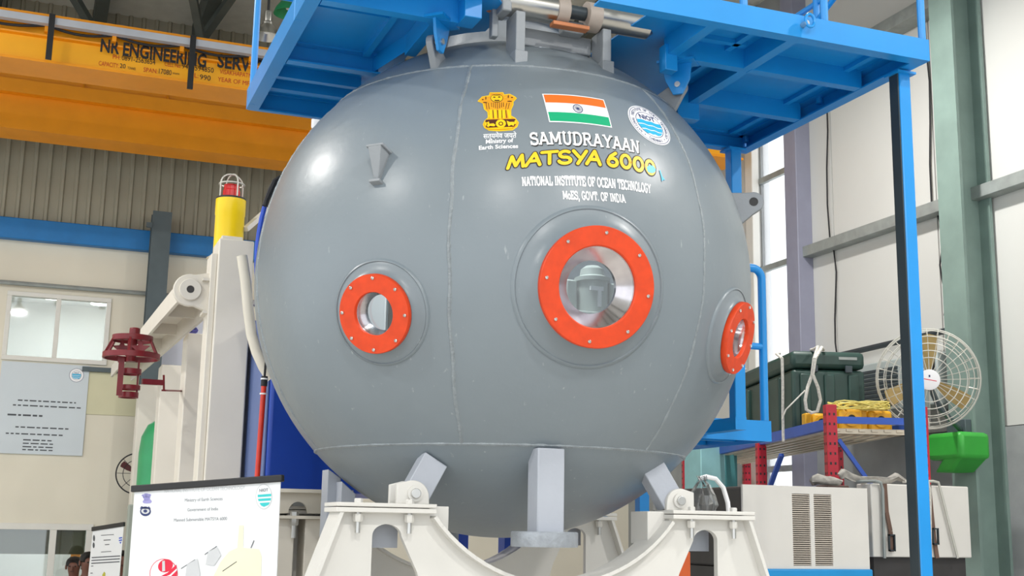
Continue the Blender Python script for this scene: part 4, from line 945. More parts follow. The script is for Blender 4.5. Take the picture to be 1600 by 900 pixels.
# maroon lantern-shaped docking frame on a bracket
d_ = 8.0; ax0 = dep(205, 560, d_)
RL = thing('docking_frame', 'maroon lantern-shaped steel frame of stacked rings with star cut-outs, bracketed off the gantry', 'steel frame', (ax0.x, ax0.y, dep(205, 622, d_).z))
zz_ = lambda y: dep(205, y, d_).z
def hoop(ya, yb, rp, dx=0, name='ring', m=MAROON, tilt=0):
    r = rp*d_/F; h = zz_(ya)-zz_(yb); o = Vector((ax0.x, ax0.y, zz_(yb))) + _r0*(dx*d_/F)
    MB().ring(o, (tilt*_r0.x, tilt*_r0.y, 1), r, r-.012, h, 40).build(name, m, RL, bevel=.002)
    return o
hoop(524, 533, 31); hoop(552, 561, 43.5)
MB().cyl(Vector((ax0.x, ax0.y, zz_(524)))+_r0*.01, Vector((ax0.x, ax0.y, zz_(511)))+_r0*.01, .034, 24).build('top_cap', MAROON, RL, bevel=.006)
MB().bar((ax0.x-.12*_r0.x, ax0.y-.12*_r0.y, zz_(529)), (ax0.x+.12*_r0.x, ax0.y+.12*_r0.y, zz_(529)), .04, .01).build('top_bar', MAROON, RL)
for a in (10, 80, 150, 190, 260, 330):
    v = Vector((math.cos(math.radians(a)), math.sin(math.radians(a)), 0)); MB().bar(Vector((ax0.x, ax0.y, zz_(530)))+v*.122, Vector((ax0.x, ax0.y, zz_(555)))+v*.172, .014, .014).build('strut', MAROON, RL)
MB().cyl((ax0.x, ax0.y, zz_(565)), (ax0.x, ax0.y, zz_(524)), .03, 16).build('core_tube', MAROON, RL)
def star(cx, cy, sz, dy):
    o = dep(cx, cy, d_+dy); pts = []
    for i in range(10):
        a = PI/2+2*PI*i/10; rr = sz if i % 2 == 0 else sz*.45; pts.append(o + _r0*(rr*math.cos(a)) + Vector((0, 0, rr*math.sin(a))))
    MB().prism(pts, Vector((-_r0.y, _r0.x, 0))*.006).build('star_plate', MAROON, RL)
star(219, 545, .065, -.05); star(190, 545, .065, .05)
MB().box(ax0.x-.08, ax0.x-.045, ax0.y-.09, ax0.y-.075, zz_(622), zz_(562)).build('side_bar', MAROON, RL)
MB().box(ax0.x-.085, ax0.x-.052, ax0.y-.088, ax0.y-.073, zz_(570), zz_(561)).build('side_bar', MAROON, RL)
MB().bar((ax0.x+.05, ax0.y, zz_(617)), (ax0.x+.05, ax0.y, zz_(562)), .012, .012).build('side_bar', MAROON, RL)
hoop(577, 586, 17); hoop(603, 610, 17); hoop(614, 623, 15)
pa, pb, pc, pe = dep(222, 596, d_), dep(255, 598, d_+.1), dep(256, 610, d_+.12), dep(288, 611, 9.15)
MB().bar(pa, pb, .02, .035).build('bracket_arm', MAROON, RL); MB().bar(pb+Vector((0, 0, .05)), pc, .02, .012, (1, 0, 0)).build('bracket_upright', MAROON, RL); MB().bar(pc, pe, .03, .012).build('bracket_arm', MAROON, RL)

# green gas cylinder between the columns
pg = dep(251, 700, 12.45); zt_g = dep(251, 655, 12.45).z
tag(MB().lathe([(.001, 0), (.20, 0), (.21, .03), (.21, zt_g-FZ-.34), (.195, zt_g-FZ-.18), (.14, zt_g-FZ-.06), (.05, zt_g-FZ), (.001, zt_g-FZ)], (pg.x-.0, pg.y, FZ), (0, 0, 1), 40).build('gas_cylinder', GREEN), 'tall green gas cylinder with a domed top standing between the gantry columns', 'gas cylinder')

# pedestal fan with dark red blades near the back wall
def fan(name, label, c, axis, R, wire, blade, rings, nblade, hubr, floor=True, ang=0, wires=24, hubm=None, group=None, tube=.004):
    axis = Vector(axis).normalized(); up = Vector((0, 0, 1)); e = up.cross(axis).normalized(); g = axis.cross(e)
    t = thing(name, label, 'fan', (c.x, c.y, FZ if floor else c.z))
    for k, (rr, hh) in enumerate(rings):
        MB().tube([c + e*R*rr*math.cos(2*PI*i/48) + g*R*rr*math.sin(2*PI*i/48) + axis*hh for i in range(48)], tube*1.2 if rr == 1 else tube, 6, True).build('guard_ring', wire, t)
    for i in range(wires):
        a = 2*PI*i/wires; d = e*math.cos(a)+g*math.sin(a)
        MB().tube([c+d*(hubr)+axis*.10, c+d*R*.55+axis*.085, c+d*R*.86+axis*.05, c+d*R, c+d*R*.8-axis*.06], tube*.7, 5).build('guard_wire', wire, t)
    for b in range(nblade):
        a = 2*PI*b/nblade + ang; d = e*math.cos(a)+g*math.sin(a); n = axis.cross(d)
        pr = [(hubr*.7, -.05*R, -.02), (R*.5, -.15*R, -.05), (R*.86, -.17*R, -.05), (R*.90, 0, 0), (R*.86, .15*R, .03), (R*.5, .13*R, .03), (hubr*.7, .05*R, .02)]
        MB().prism([c + d*x + n*y + axis*(z*R*.8) for x, y, z in pr], axis*.004).build('blade', blade, t)
    MB().lathe([(hubr, -.10), (hubr, .0), (hubr*.8, .03)], c, axis, 20, True, True).build('motor', IRON, t)
    cp = MB().lathe([(hubr*1.15, .10), (hubr*1.15, .112), (hubr*1.0, .118)], c, axis, 32, True, True).build('guard_badge', hubm or wire, t)
    return t, cp, e, g
cf = dep(214, 740, 13.7)
t, _, _, _ = fan('pedestal_fan', 'round wire-guarded fan with dark red blades standing at the cream wall', cf, (CAM-cf), .225, RUBBER, mat('dark_red_blade', '4a1418', .4), [(1, 0), (.66, .06), (.97, .03)], 3, .035, ang=.5, wires=8, tube=.004)
MB().cyl((cf.x, cf.y+.06, FZ), (cf.x, cf.y+.06, cf.z), .02, 12).build('pole', IRON, t); MB().cyl((cf.x, cf.y+.06, FZ), (cf.x, cf.y+.06, FZ+.04), .2, 28).build('base', IRON, t)

# blue tank behind the sphere, red pole, pale pipe and cables
TX = onY(418, 700, 6.5).x; tz0 = onY(460, 769, 6.5).z
BT = thing('blue_tank', 'large royal blue steel tank with a slate blue side behind the sphere', 'tank', (TX+.6, 7.0, FZ))
MB().box(TX, TX+1.5, 6.5, 7.6, tz0, tz0+1.0).build('tank_body', ROYAL, BT, bevel=.02)
MB().box(TX-.012, TX, 6.53, 7.58, tz0+.02, tz0+.97).build('shaded_side', TANKSHADE, BT, bevel=.004)  # slate layer paints the shade on this face of the tank
for x in (TX+.1, TX+1.4):
    for y in (6.6, 7.5): MB().box(x-.05, x+.05, y-.05, y+.05, FZ, tz0).build('leg', ROYAL, BT)
p0, p1 = onY(413.5, 588, 6.3), onY(402, 745, 6.3); dn = (p1-p0); pf = p0 + dn*((FZ-p0.z)/dn.z)
RP = thing('marker_pole', 'glossy red-orange pole with black grip and white bands leaning beside the blue tank', 'pole', pf)
MB().cyl(pf, p0, .0135, 14).build('shaft', REDPOLE, RP)
MB().cyl(p0+dn*.10, p0-dn*.0, .0165, 14).build('grip', RUBBER, RP)
MB().tube([p0, p0-dn*.1, p0-dn*.22+Vector((.004, 0, 0))], .006, 6).build('tip', RUBBER, RP)
for t_ in (.02, .17): MB().cyl(p0+dn*t_, p0+dn*(t_+.015), .019, 14).build('band', INKW, RP)
pp = [onY(x, y, 6.44) for x, y in [(378, 400), (384, 440), (388, 485), (393, 522), (401, 550), (412, 574), (424, 592)]]
tag(MB().tube(pp, .028, 14).build('pale_pipe', PVC), 'pale curved pipe running down between the gantry column and the sphere', 'pipe')
pp = [onY(x, y, 6.45) for x, y in [(414, 322), (409, 340), (405, 362), (402, 385), (401, 415), (402, 450)]]
tag(MB().tube(pp, .013, 8).build('blue_cable', CABLEB), 'bright blue cable hugging the flank of the sphere facing the gantry', 'cable')
pp = [onY(x, y, 6.40) for x, y in [(438, 276), (430, 283), (424, 297), (417, 312), (414, 322)]]
tag(MB().tube(pp, [.009, .016, .019, .014, .016], 8).build('black_connector', RUBBER), 'black cable connector above the blue cable on the sphere flank', 'connector')
a = onY(494, 193, 6.35); MB().lathe([(.001, 0), (.022, 0), (.026, .01), (.026, .05), (.015, .06), (.015, .12), (.001, .12)], (a.x, a.y, a.z-.03), (0, 0, 1), 18).build('pipe_stub', INKW, PF)

# ================================================================== BANNERS
def banner(name, label, TL, TR, BL, BR, dl_, dr_, bar=.03):
    a, b = dep(*TL, dl_), dep(*TR, dr_); ex = (b-a).normalized(); w_ = (b-a).length
    t = thing(name, label, 'banner', ((a.x+b.x)/2, (a.y+b.y)/2, FZ))
    n = ex.cross(Vector((0, 0, 1))).normalized()            # towards the lens
    if n.dot(CAM-a) < 0: n = -n
    def hit(x, y):
        d = ray(x, y); return CAM + d*((a-CAM).dot(n)/d.dot(n))
    bl, br = hit(*BL), hit(*BR)
    k1 = (FZ+.08-a.z)/(bl.z-a.z); k2 = (FZ+.08-b.z)/(br.z-b.z); fl, fr = a+(bl-a)*k1, b+(br-b)*k2
    sh = MB().prism([a, b, fr, fl], -n*.004).build('banner_sheet', PAPER, t)
    MB().obox((a+b)/2 + Vector((0, 0, bar*.5)), (ex, n, ex.cross(n)), (w_/2+.012, .012, bar/2)).build('top_bar', BLACK, t, bevel=.004)
    c = (fl+fr)/2; MB().obox((c.x, c.y, FZ+.045), (Vector((ex.x, ex.y, 0)), n, Vector((0, 0, 1))), (w_/2+.03, .09, .045)).build('cassette', GALV, t, bevel=.01)
    MB().tube([Vector((c.x, c.y, FZ+.05))-n*.03, (a+b)/2-n*.03], .012, 8).build('support_pole', GALV, t)
    return t, hit, n, sh
B1, h1, n1, s1 = banner('roll_up_banner', 'white roll-up banner with a red and pale yellow submersible drawing and black top bar', (210, 769), (438, 753), (200, 905), (432, 905), 5.2, 4.9, .028)
def btext(text, x0, y0, x1, y1, h, m, off=0., par=None, hit=None, n=None, sh=None, lift=.0012):
    mb = MB(); p, q, u = hit(x0, y0), hit(x1, y1), hit(x0, y0-h); ex = q-p; ey = u-p; vs_, ts_, asp = font_tris(text, off)
    mb.add([p + ex*x + ey*y + n*lift for x, y in vs_], ts_); return mb.build('lettering', m, sh, flat=True)
K1 = dict(hit=h1, n=n1, sh=s1)
btext('NATIONAL INSTITUTE OF OCEAN TECHNOLOGY', 257, 770, 383, 764.5, 5.5, INKLG, .0, **K1)
btext('Ministry of Earth Sciences', 289, 784, 348, 781.5, 5, INKGR, 0, **K1)
btext('Government of India', 293, 799, 341, 797.2, 5, INKGR, 0, **K1)
btext('Manned Submersible MATSYA 6000', 272, 815, 355, 812.5, 5, INKGR, 0, **K1)
def bpoly(name, polys, mats, hit, n, sh):
    mb = MB()
    for i, (s_, pl) in enumerate(polys): mb.cur = s_; mb.add([hit(x, y)+n*(.0012+.0003*i) for x, y in pl], [list(range(len(pl)))])
    return mb.build(name, mats, sh, flat=True)
def pell(cx, cy, rx, ry, n=24, a0=0, a1=360, rot=0):
    r = math.radians(rot); out = []
    for i in range(n+(a1-a0 != 360)):
        a = math.radians(a0+(a1-a0)*i/n); x, y = rx*math.cos(a), ry*math.sin(a); out.append((cx+x*math.cos(r)-y*math.sin(r), cy+x*math.sin(r)+y*math.cos(r)))
    return out
# violet crest on the banner (reduced from the crest outline)
mb = MB()
for i, (s_, poly) in enumerate(crest_polys()[:30]):
    mb.cur = 1 if s_ == 2 else 0; f_ = lambda x, y: h1(221+(x-50)*.0305, 771+(y-70)*.031) + n1*(.0012+.00005*i); mb.add([f_(x, y) for x, y in poly], [list(range(len(poly)))])
mb.build('crest', [mat('print_pale_violet', '9a96cc', .6), INKN], s1, flat=True)
bpoly('seal', [(0, pell(227.5, 799, 8.5, 7.5)), (1, pell(227.5, 798.5, 6.5, 4.5)), (0, pell(227.5, 798.5, 3, 2.5)), (0, [(219, 795), (221, 791), (224, 795), (227, 791), (230, 795), (233, 791), (236, 795)])], [INKN, INKLG], h1, n1, s1)
bpoly('round_emblem', [(0, pell(412.5, 776, 13, 20)), (1, pell(412.5, 776, 12, 18.8)), (2, [(403, 773), (424, 771.5), (424.3, 775.5), (403.2, 777)]), (2, [(403.5, 779.5), (424, 778), (423.5, 782), (404.5, 783.2)]), (2, [(406, 786), (422.5, 784.8), (420, 789), (413, 792), (408.5, 790)])], [INKLG, PAPER, INKT], h1, n1, s1)
btext('NIOT', 406, 768.5, 420, 767.3, 4.5, INKGR, .02, lift=.004, **K1)
bpoly('submersible_drawing', [(0, [(334, 900), (345, 878), (358, 862), (371, 856), (374, 821), (381, 821), (380, 856), (405, 858), (409, 870), (408, 905), (334, 905)]), (1, [(283, 888), (305, 874), (305.5, 874.6), (283.4, 889)]), (1, [(320, 866), (339, 853), (339.5, 853.8), (320.4, 867)]), (1, [(348, 892), (370, 877), (370.5, 878), (348.4, 893)]), (1, [(392, 856), (394.5, 850), (397, 844), (398, 844.5), (395.5, 851), (393, 856.5)]), (2, [(290, 903), (293, 882), (309, 873), (313, 895), (313, 905), (290, 905)]), (2, [(322, 882), (326, 862), (340, 855), (346, 868), (335, 884)])], [INKPY, INKDG, INKLG], h1, n1, s1)
bpoly('red_sphere_drawing', [(0, pell(256, 897, 22, 24)), (1, pell(256, 897, 21, 23)), (0, pell(259, 884, 12, 10, rot=-25)), (2, [(254, 877), (258, 876), (258.5, 892), (254, 893)]), (0, [(243, 905), (262, 895), (276, 882), (277.5, 892), (276, 905)]), (1, [(250, 905), (266, 898), (277, 888), (277, 891), (267, 901), (256, 907)])], [INKR, PAPER, INKLG], h1, n1, s1)
B2, h2, n2, s2 = banner('roll_up_banner', 'narrow pale roll-up banner with dark text lines standing far behind by the people', (145, 830), (193, 822.5), (137, 905), (186, 905), 12.5, 12.1, .042)
bpoly('crest', [(0, pell(147, 841, 1.6, 5)), (0, pell(146.5, 852, 1.6, 4.5)), (1, [(186, 840), (191, 839), (191, 841), (186, 842)]), (1, [(186, 843.5), (191, 842.7), (191, 844.7), (186, 845.5)]), (1, [(187, 847), (190, 846.4), (188.5, 850)])], [INKDG, mat('print_blue', '3a58c8', .6)], h2, n2, s2)
mb = MB()
for (x0_, x1_, y_, h_) in [(158, 178, 836, 1), (162, 173, 843.5, 1.3), (164, 171, 850.5, 1.2), (158, 174, 862, 1), (143.5, 188, 870.5, 1.6), (143, 187.5, 875, 1.6), (142.8, 187, 879.5, 1.6), (142.5, 146, 884, 1.2), (141.5, 145, 895, 1.2)]:
    s_ = -.06; mb.add([h2(a, b)+n2*.0015 for a, b in [(x0_, y_), (x1_, y_+s_*(x1_-x0_)), (x1_, y_+s_*(x1_-x0_)+h_), (x0_, y_+h_)]], [(0, 1, 2, 3)])
mb.build('text_lines', INKDG, s2, flat=True)['kind'] = 'stuff'
bpoly('green_mark', [(0, [(160, 898), (163, 893), (165, 896), (164, 905), (160, 905)])], [INKOL], h2, n2, s2)
a = dep(204, 850, 9.6); zt_ = dep(204, 788, 9.6).z
tag(MB().box(a.x-.035, a.x+.06, a.y, a.y+.1, FZ, zt_).build('floor_post', mat('grey_green_dull', '8f968c', .6), bevel=.01), 'dull grey-green post standing behind the white banner', 'post')

# ================================================================== PEOPLE BY THE BACK WALL
def person(px, py, d, label, shirt, turn=0.):
    h = dep(px, py, d); hz = h.z; base = Vector((h.x, h.y, FZ)); H = hz+.10-FZ    # head centre at hz
    t = thing('person', label, 'person', base)
    rt = Matrix.Rotation(turn, 3, 'Z')
    P_ = lambda x, y, z: base + rt @ Vector((x, y, z))
    k = H/1.72
    J = [((0, 0, .95), .13), ((0, 0, 1.15), .12), ((0, 0, 1.36), .13), ((0, 0, 1.48), .055), ((0, -.01, 1.54), .055), ((0, -.02, 1.62), .082), ((0, -.012, 1.69), .068),
         ((.17, 0, 1.40), .055), ((.22, .01, 1.15), .042), ((.23, -.05, .92), .032), ((.23, -.08, .80), .04), ((-.17, 0, 1.40), .055), ((-.22, .01, 1.15), .042), ((-.23, -.05, .92), .032), ((-.23, -.08, .80), .04),
         ((.09, 0, .90), .09), ((.10, -.01, .50), .06), ((.10, .01, .09), .042), ((.11, -.12, .04), .04), ((-.09, 0, .90), .09), ((-.10, -.01, .50), .06), ((-.10, .01, .09), .042), ((-.11, -.12, .04), .04)]
    E_ = [(0, 1), (1, 2), (2, 3), (3, 4), (4, 5), (5, 6), (2, 7), (7, 8), (8, 9), (9, 10), (2, 11), (11, 12), (12, 13), (13, 14), (0, 15), (15, 16), (16, 17), (17, 18), (0, 19), (19, 20), (20, 21), (21, 22)]
    def skin(name, idx, grow, m):
        ids = sorted({i for e in idx for i in e}); mp = {i: n for n, i in enumerate(ids)}
        me = bpy.data.meshes.new(name); me.from_pydata([P_(*(c*k for c in J[i][0])) for i in ids], [(mp[a], mp[b]) for a, b in idx], [])
        o = bpy.data.objects.new(name, me); COL.objects.link(o); me.materials.append(m); attach(o, t)
        o.modifiers.new('skin', 'SKIN').use_smooth_shade = True
        for n, i in enumerate(ids): r = (J[i][1]+grow)*k; me.skin_vertices[0].data[n].radius = (r, r)
        me.skin_vertices[0].data[0].use_root = True
        s = o.modifiers.new('sub', 'SUBSURF'); s.levels = 2; s.render_levels = 2
        return o
    skin('body', E_, 0, SKIN)
    skin('shirt', [(0, 1), (1, 2), (2, 7), (7, 8), (2, 11), (11, 12)], .012, shirt)
    skin('trousers', [(0, 15), (15, 16), (16, 17), (0, 19), (19, 20), (20, 21)], .012, IRON)
    hc = P_(0, -.015*k, 1.635*k)
    hr = MB().lathe([(.001, .108), (.05, .098), (.08, .07), (.092, .035), (.092, .006), (.08, -.004)], hc, (0, 0, 1), 24)
    fwd = rt @ Vector((0, -1, 0))
    for i, v in enumerate(hr.v):
        if (v-hc).dot(fwd) > .055 and v.z < hc.z+.058: hr.v[i] = v - fwd*((v-hc).dot(fwd)-.05)
    hr.build('hair', HAIR, t)
    for sx in (-1, 1):
        e = hc + rt @ Vector((sx*.032, -.083, -.005)); MB().lathe([(.001, -.008), (.009, -.004), (.009, .004), (.001, .008)], e, (0, 0, 1), 10).build('eye', HAIR, t)
        MB().lathe([(.004, -.03), (.012, -.02), (.012, .02), (.004, .03)], hc + rt @ Vector((sx*.088, .005, -.015)), (0, 0, 1), 8, True, True).build('ear', SKIN, t)
    MB().lathe([(.012, -.028), (.014, -.02), (.006, .015)], hc + rt @ Vector((0, -.092, -.018)), (0, 0, 1), 8, True, True).build('nose', SKIN, t)
    MB().obox(hc + rt @ Vector((0, -.082, -.062)), (rt @ Vector((1, 0, 0)), rt @ Vector((0, 1, 0)), Vector((0, 0, 1))), (.022, .006, .005)).build('mouth', mat('lip_brown', '4a2a24', .6), t, bevel=.003)
    return t
person(116, 886, 14.2, 'person in a pale shirt standing clear in front of the glazed door', mat('shirt_pale', 'c9cdd4', .8), -.25)
person(137, 879, 13.3, 'person in a dark shirt half hidden behind the narrow banner, on the door side', mat('shirt_dark', '2b2d33', .8), .3)
person(190, 876, 14.1, 'person in a maroon shirt peering past the narrow banner, on the white banner side', mat('shirt_maroon', '57323a', .8), .1)

# ================================================================== STORAGE RACK AND WHAT IS ON IT
ra = math.radians(16.35); dv = Vector((math.sin(ra), math.cos(ra), 0)); wv = Vector((math.cos(ra), -math.sin(ra), 0)); zv = Vector((0, 0, 1))
R0 = dep(1297, 655, 9.5); RB = R0.z; RZ = R0.z-.105; R0 = Vector((R0.x, R0.y, 0))
def rk(d, w_, z): return R0 + dv*d + wv*w_ + zv*z
RK = thing('storage_rack', 'storage rack with red perforated uprights, blue beams and pale slatted deck', 'rack', rk(2.5, .35, FZ))
for d in (0, 1.9, 5.0):
    for w_ in (0, .72):
        if d == 0 or True:
            UP = MB().obox(rk(d, w_, (FZ+RB+.11)/2), (wv, dv, zv), (.042, .04, (RB+.11-FZ)/2)).build('upright', RACKRED, RK, bevel=.004)
            hm_ = MB()
            for z in [1.3+i*.075 for i in range(21)]:
                for s_ in (-.018, .018): hm_.obox(rk(d, w_, z)-dv*.0405+wv*s_, (wv, dv, zv), (.007, .001, .010)); hm_.obox(rk(d, w_, z)-wv*.0425+dv*s_, (wv, dv, zv), (.001, .007, .010))
            hm_.build('slot_holes', BLACK, UP)['kind'] = 'stuff'
for w_ in (0, .72):
    MB().obox(rk(2.5, w_, RB-.035), (wv, dv, zv), (.022, 2.5, .042)).build('beam', RACKBLUE, RK, bevel=.003)
for d in (0, 1.9, 5.0): MB().obox(rk(d, .36, RB-.005), (wv, dv, zv), (.32, .02, .026)).build('cross_beam', RACKBLUE, RK)
for i in range(7): MB().obox(rk(2.5, .06+i*.10, RZ+.025), (wv, dv, zv), (.026, 2.48, .008)).build('deck_slat', SLATM, RK)
MB().obox(rk(.06, .36, RZ+.02), (wv, dv, zv), (.33, .03, .02)).build('deck_slat', SLATM, RK)
MB().bar(rk(-.0, .06, RZ-.05), rk(0, .42, RZ-.55), .03, .03).build('brace', RACKBLUE, RK)
MB().bar(rk(1.95, -.02, RZ-.62), rk(1.2, -.02, RZ-.10), .04, .03).build('brace', RACKBLUE, RK)
# dark green case
CRT = thing('transport_case', 'large dark green ribbed transport case standing on the rack deck', 'case', rk(1.85, .34, RZ+.034))
cz0, cz1 = RZ+.036, RZ+.775
MB().obox(rk(1.85, .33, (cz0+cz1-.16)/2), (wv, dv, zv), (.32, .90, (cz1-.16-cz0)/2)).build('case_body', OLIVE, CRT, bevel=.03)
MB().obox(rk(1.85, .33, cz1-.075), (wv, dv, zv), (.325, .905, .075)).build('case_lid', OLIVE, CRT, bevel=.04)
for w_ in (.12, .33, .54): MB().obox(rk(.94, w_, (cz0+cz1-.18)/2), (wv, dv, zv), (.045, .02, (cz1-.22-cz0)/2)).build('case_rib', OLIVE, CRT, bevel=.012)
for d in (1.3, 1.8, 2.3): MB().obox(rk(d, .0, (cz0+cz1-.18)/2), (wv, dv, zv), (.02, .05, (cz1-.22-cz0)/2)).build('case_rib', OLIVE, CRT, bevel=.012)
for w_ in (.2, .5): MB().obox(rk(.93, w_, cz1-.155), (wv, dv, zv), (.03, .012, .03)).build('latch', NAVYSTEEL, CRT, bevel=.005)
MB().obox(rk(.945, .50, cz1-.06), (wv, dv, zv), (.08, .008, .012)).build('label_strip', GALV, CRT)
# ropes
def rope(pts, label, r=.013): tag(MB().tube(pts, r, 8).build('rope', ROPE), label, 'rope', 'white ropes around the green case')
fr = lambda x, y, d: dep(x, y, d)
rope([rk(1.0, .20, cz1+.015), rk(.93, .20, cz1+.01)] + [fr(1278, 542, 10.18), fr(1272, 560, 10.1), fr(1269, 585, 10.1), fr(1262, 605, 10.1), fr(1258, 625, 10.05), fr(1260, 640, 10.05), fr(1268, 645, 10.05), fr(1277, 643, 10.05), fr(1282, 625, 10.1), fr(1278, 605, 10.1), fr(1270, 585, 10.08), fr(1274, 560, 10.08), fr(1284, 543, 10.18), rk(.98, .30, cz1+.015)], 'white rope tied in a long hanging loop over the front of the green case', .014)
rope([rk(1.25, -.0, cz1+.012), rk(1.2, -.045, cz1+.0), fr(1222, 560, 10.4), fr(1223, 600, 10.4), fr(1223, 645, 10.4), fr(1224, 690, 10.35)], 'white rope hanging straight down the corner of the green case')
rope([rk(2.35, .0, cz1+.012), rk(2.35, -.05, cz1), fr(1150, 620, 11.4), fr(1149, 655, 11.4), fr(1148, 675, 11.4)], 'white rope hanging beside the blue walkway handrail')
rope([fr(1258, 610, 10.02), fr(1240, 628, 9.98), fr(1228, 640, 9.96), fr(1222, 655, 9.96)], 'thin pale cord slanting from the rope loop to the yellow lamp', .006)
# yellow lamps on the deck
def yellow_lamp(d, w_, label, sx=.1):
    o = rk(d, w_, RZ+.036); t = thing('underwater_lamp', label, 'lamp', o, 'yellow underwater lamps on the rack')
    MB().obox(o+zv*.09, (wv, dv, zv), (sx, .07, .09)).build('housing', AMBER, t, bevel=.025)
    MB().obox(o+zv*.10-wv*(sx+.03), (wv, dv, zv), (.03, .05, .08)).build('bracket', AMBER, t, bevel=.01)
    MB().ring(o+zv*.10-dv*.085, dv, .058, .035, .02, 28).build('lens_ring', AMBER, t); MB().cyl(o+zv*.10-dv*.078, o+zv*.10-dv*.06, .04, 24).build('lens', BLACK, t)
    return t
yellow_lamp(.74, .16, 'yellow underwater lamp with a round black lens beside the red rack upright', .07)
yellow_lamp(.35, .27, 'yellow underwater lamp half buried under pale coiled cable on the rack deck'); yellow_lamp(.40, .53, 'yellow underwater lamp at the rack end close to the blue post')
MB_ = MB(); cpt = []
for i in range(120): a = i*.42; cpt.append(rk(.30+.10*math.sin(a*.93), .36+.20*math.cos(a)+.05*math.sin(i*.21), RZ+.245+.03*math.sin(i*.7)))
tag(MB_.tube(cpt, .006, 6).build('cable_coil', mat('pale_yellow_cable', 'd8c86a', .5)), 'pale yellow cable coiled over the yellow lamps', 'cable')

# ================================================================== WALL FAN AND FITTINGS ON THE RIGHT
fc = dep(1450, 592, 10.0); fax = (CAM-fc).normalized(); fax = (fax + Vector((.12, 0, -.05))).normalized()
WF, badge, fe, fg = fan('wall_fan', 'big wall fan with beige blades and round wire guard mounted off the green column', fc, fax, .405, FANWIRE, FANBLADE,
    [(1, 0), (.97, .05), (.86, .07), (.72, .09), (.58, .10), (.44, .105), (.97, -.05), (.80, -.06)], 3, .072, floor=False, ang=PI/2-.05, wires=28, hubm=INKW, tube=.0045)
bc = fc + fax*.119; MB().obox(bc, (fe*.98+fg*-.2, fax, fg), (.055, .001, .003)).build('badge_line', INKR, WF)
MB().obox(bc+fg*.03, (fe, fax, fg), (.006, .001, .009)).build('badge_mark', INKN, WF)
arm = Vector((7.60, 8.72, 2.80)); MB().tube([fc-fax*.1, fc-fax*.16, fc-fax*.14+Vector((.2, .1, -.22)), arm], .024, 10).build('fan_arm', IRON, WF)
MB().box(7.55, 7.62, 8.62, 8.86, 2.70, 2.90).build('wall_bracket', IRON, WF, bevel=.006)
gb = thing('hose_box', 'bright green moulded box fixed to the grey-green column below the fan', 'box', (7.5, 8.7, 2.1))
ga, gbz = onX(1495, 676, 7.4), onX(1495, 737, 7.4)
MB().box(7.30, 7.62, 8.40, 8.84, gbz.z+.1, ga.z).build('box_body', LIME, gb, bevel=.04)
MB().prism([(7.31, 8.42, gbz.z+.12), (7.61, 8.42, gbz.z+.12), (7.61, 8.60, gbz.z), (7.36, 8.60, gbz.z)], (0, .22, 0)).build('box_foot', LIME, gb, bevel=.02)
# louvred air unit behind the fan
AU = thing('air_unit', 'grey louvred air unit fixed to the sheet wall behind the fan', 'air unit', (7.8, 9.8, 3.1))
z0, z1 = onX(1400, 640, 7.6).z, onX(1400, 560, 7.6).z
MB().box(7.60, 7.97, 9.0, 10.45, z0, z1).build('unit_body', mat('unit_grey', 'a4adac', .5), AU, bevel=.015)
for i in range(9): z = z0+.06+i*(z1-z0-.12)/9; MB().box(7.585, 7.60, 9.55, 10.30, z, z+.025).build('louvre', NAVYSTEEL, AU)
for y in (9.12, 9.30): MB().box(7.56, 7.60, y, y+.06, z0-.1, z1+.08).build('bracket', GALV, AU, bevel=.006)
MB().box(7.56, 7.60, 9.03, 9.11, z0+.3, z1-.05).build('grille', BLACK, AU)

# ================================================================== MACHINE CABINET AND WHITE TRUNK
YC = 7.0; q = lambda x, y: onY(x, y, YC)
cx0, cx1 = q(1161, 800).x, q(1356, 800).x; cz0, cz1 = q(1260, 889).z, q(1260, 760).z
MC = thing('machine_cabinet', 'off-white machine cabinet with two louvred vents on a blue base', 'cabinet', ((cx0+cx1)/2, YC, FZ))
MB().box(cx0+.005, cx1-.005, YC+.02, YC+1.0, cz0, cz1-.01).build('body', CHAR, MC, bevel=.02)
lv = [(q(1238.5, 820).x, q(1266, 820).x), (q(1272.5, 820).x, q(1300, 820).x)]; lz0, lz1 = q(1268, 884).z, q(1268, 772).z
fp = MB()
for a in [(cx0, lv[0][0], cz0, cz1), (lv[0][1], lv[1][0], lz0, lz1), (lv[1][1], cx1, cz0, cz1), (lv[0][0], lv[1][1], lz1, cz1), (lv[0][0], lv[1][1], cz0, lz0)]: fp.box(a[0], a[1], YC, YC+.02, a[2], a[3])
fp.build('front_panel', CABINET, MC)
for a, b in lv:
    n_ = 34
    for i in range(n_):
        z = lz0 + (i+.25)*(lz1-lz0)/n_; MB().prism([(a, YC+.002, z), (a, YC+.016, z+.006), (a, YC+.016, z+.009), (a, YC+.002, z+.0055)], (b-a, 0, 0)).build('louvre_slat', mat('louvre_beige', 'c9bfb2', .5), MC)
MB().box(cx0+.12, cx1+.01, YC-.02, YC+1.0, FZ, cz0).build('base', BASEBLUE, MC, bevel=.01)
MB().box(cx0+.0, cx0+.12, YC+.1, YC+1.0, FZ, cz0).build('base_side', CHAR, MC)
YT = 7.55; q = lambda x, y: onY(x, y, YT)
tx0, tx1 = q(1362, 800).x, q(1515, 800).x; tz0_, tz1_ = q(1440, 871).z, q(1440, 758).z
TR = thing('strapped_case', 'long white panelled case with hanging straps and rails, behind the blue post', 'case', ((tx0+tx1)/2, YT, FZ))
xm = q(1428, 800).x
MB().box(tx0, xm-.01, YT, YT+.17, tz0_, tz1_).build('panel', CABINET, TR, bevel=.008); MB().box(xm+.01, tx1, YT, YT+.17, tz0_, tz1_).build('panel', CABINET, TR, bevel=.008)
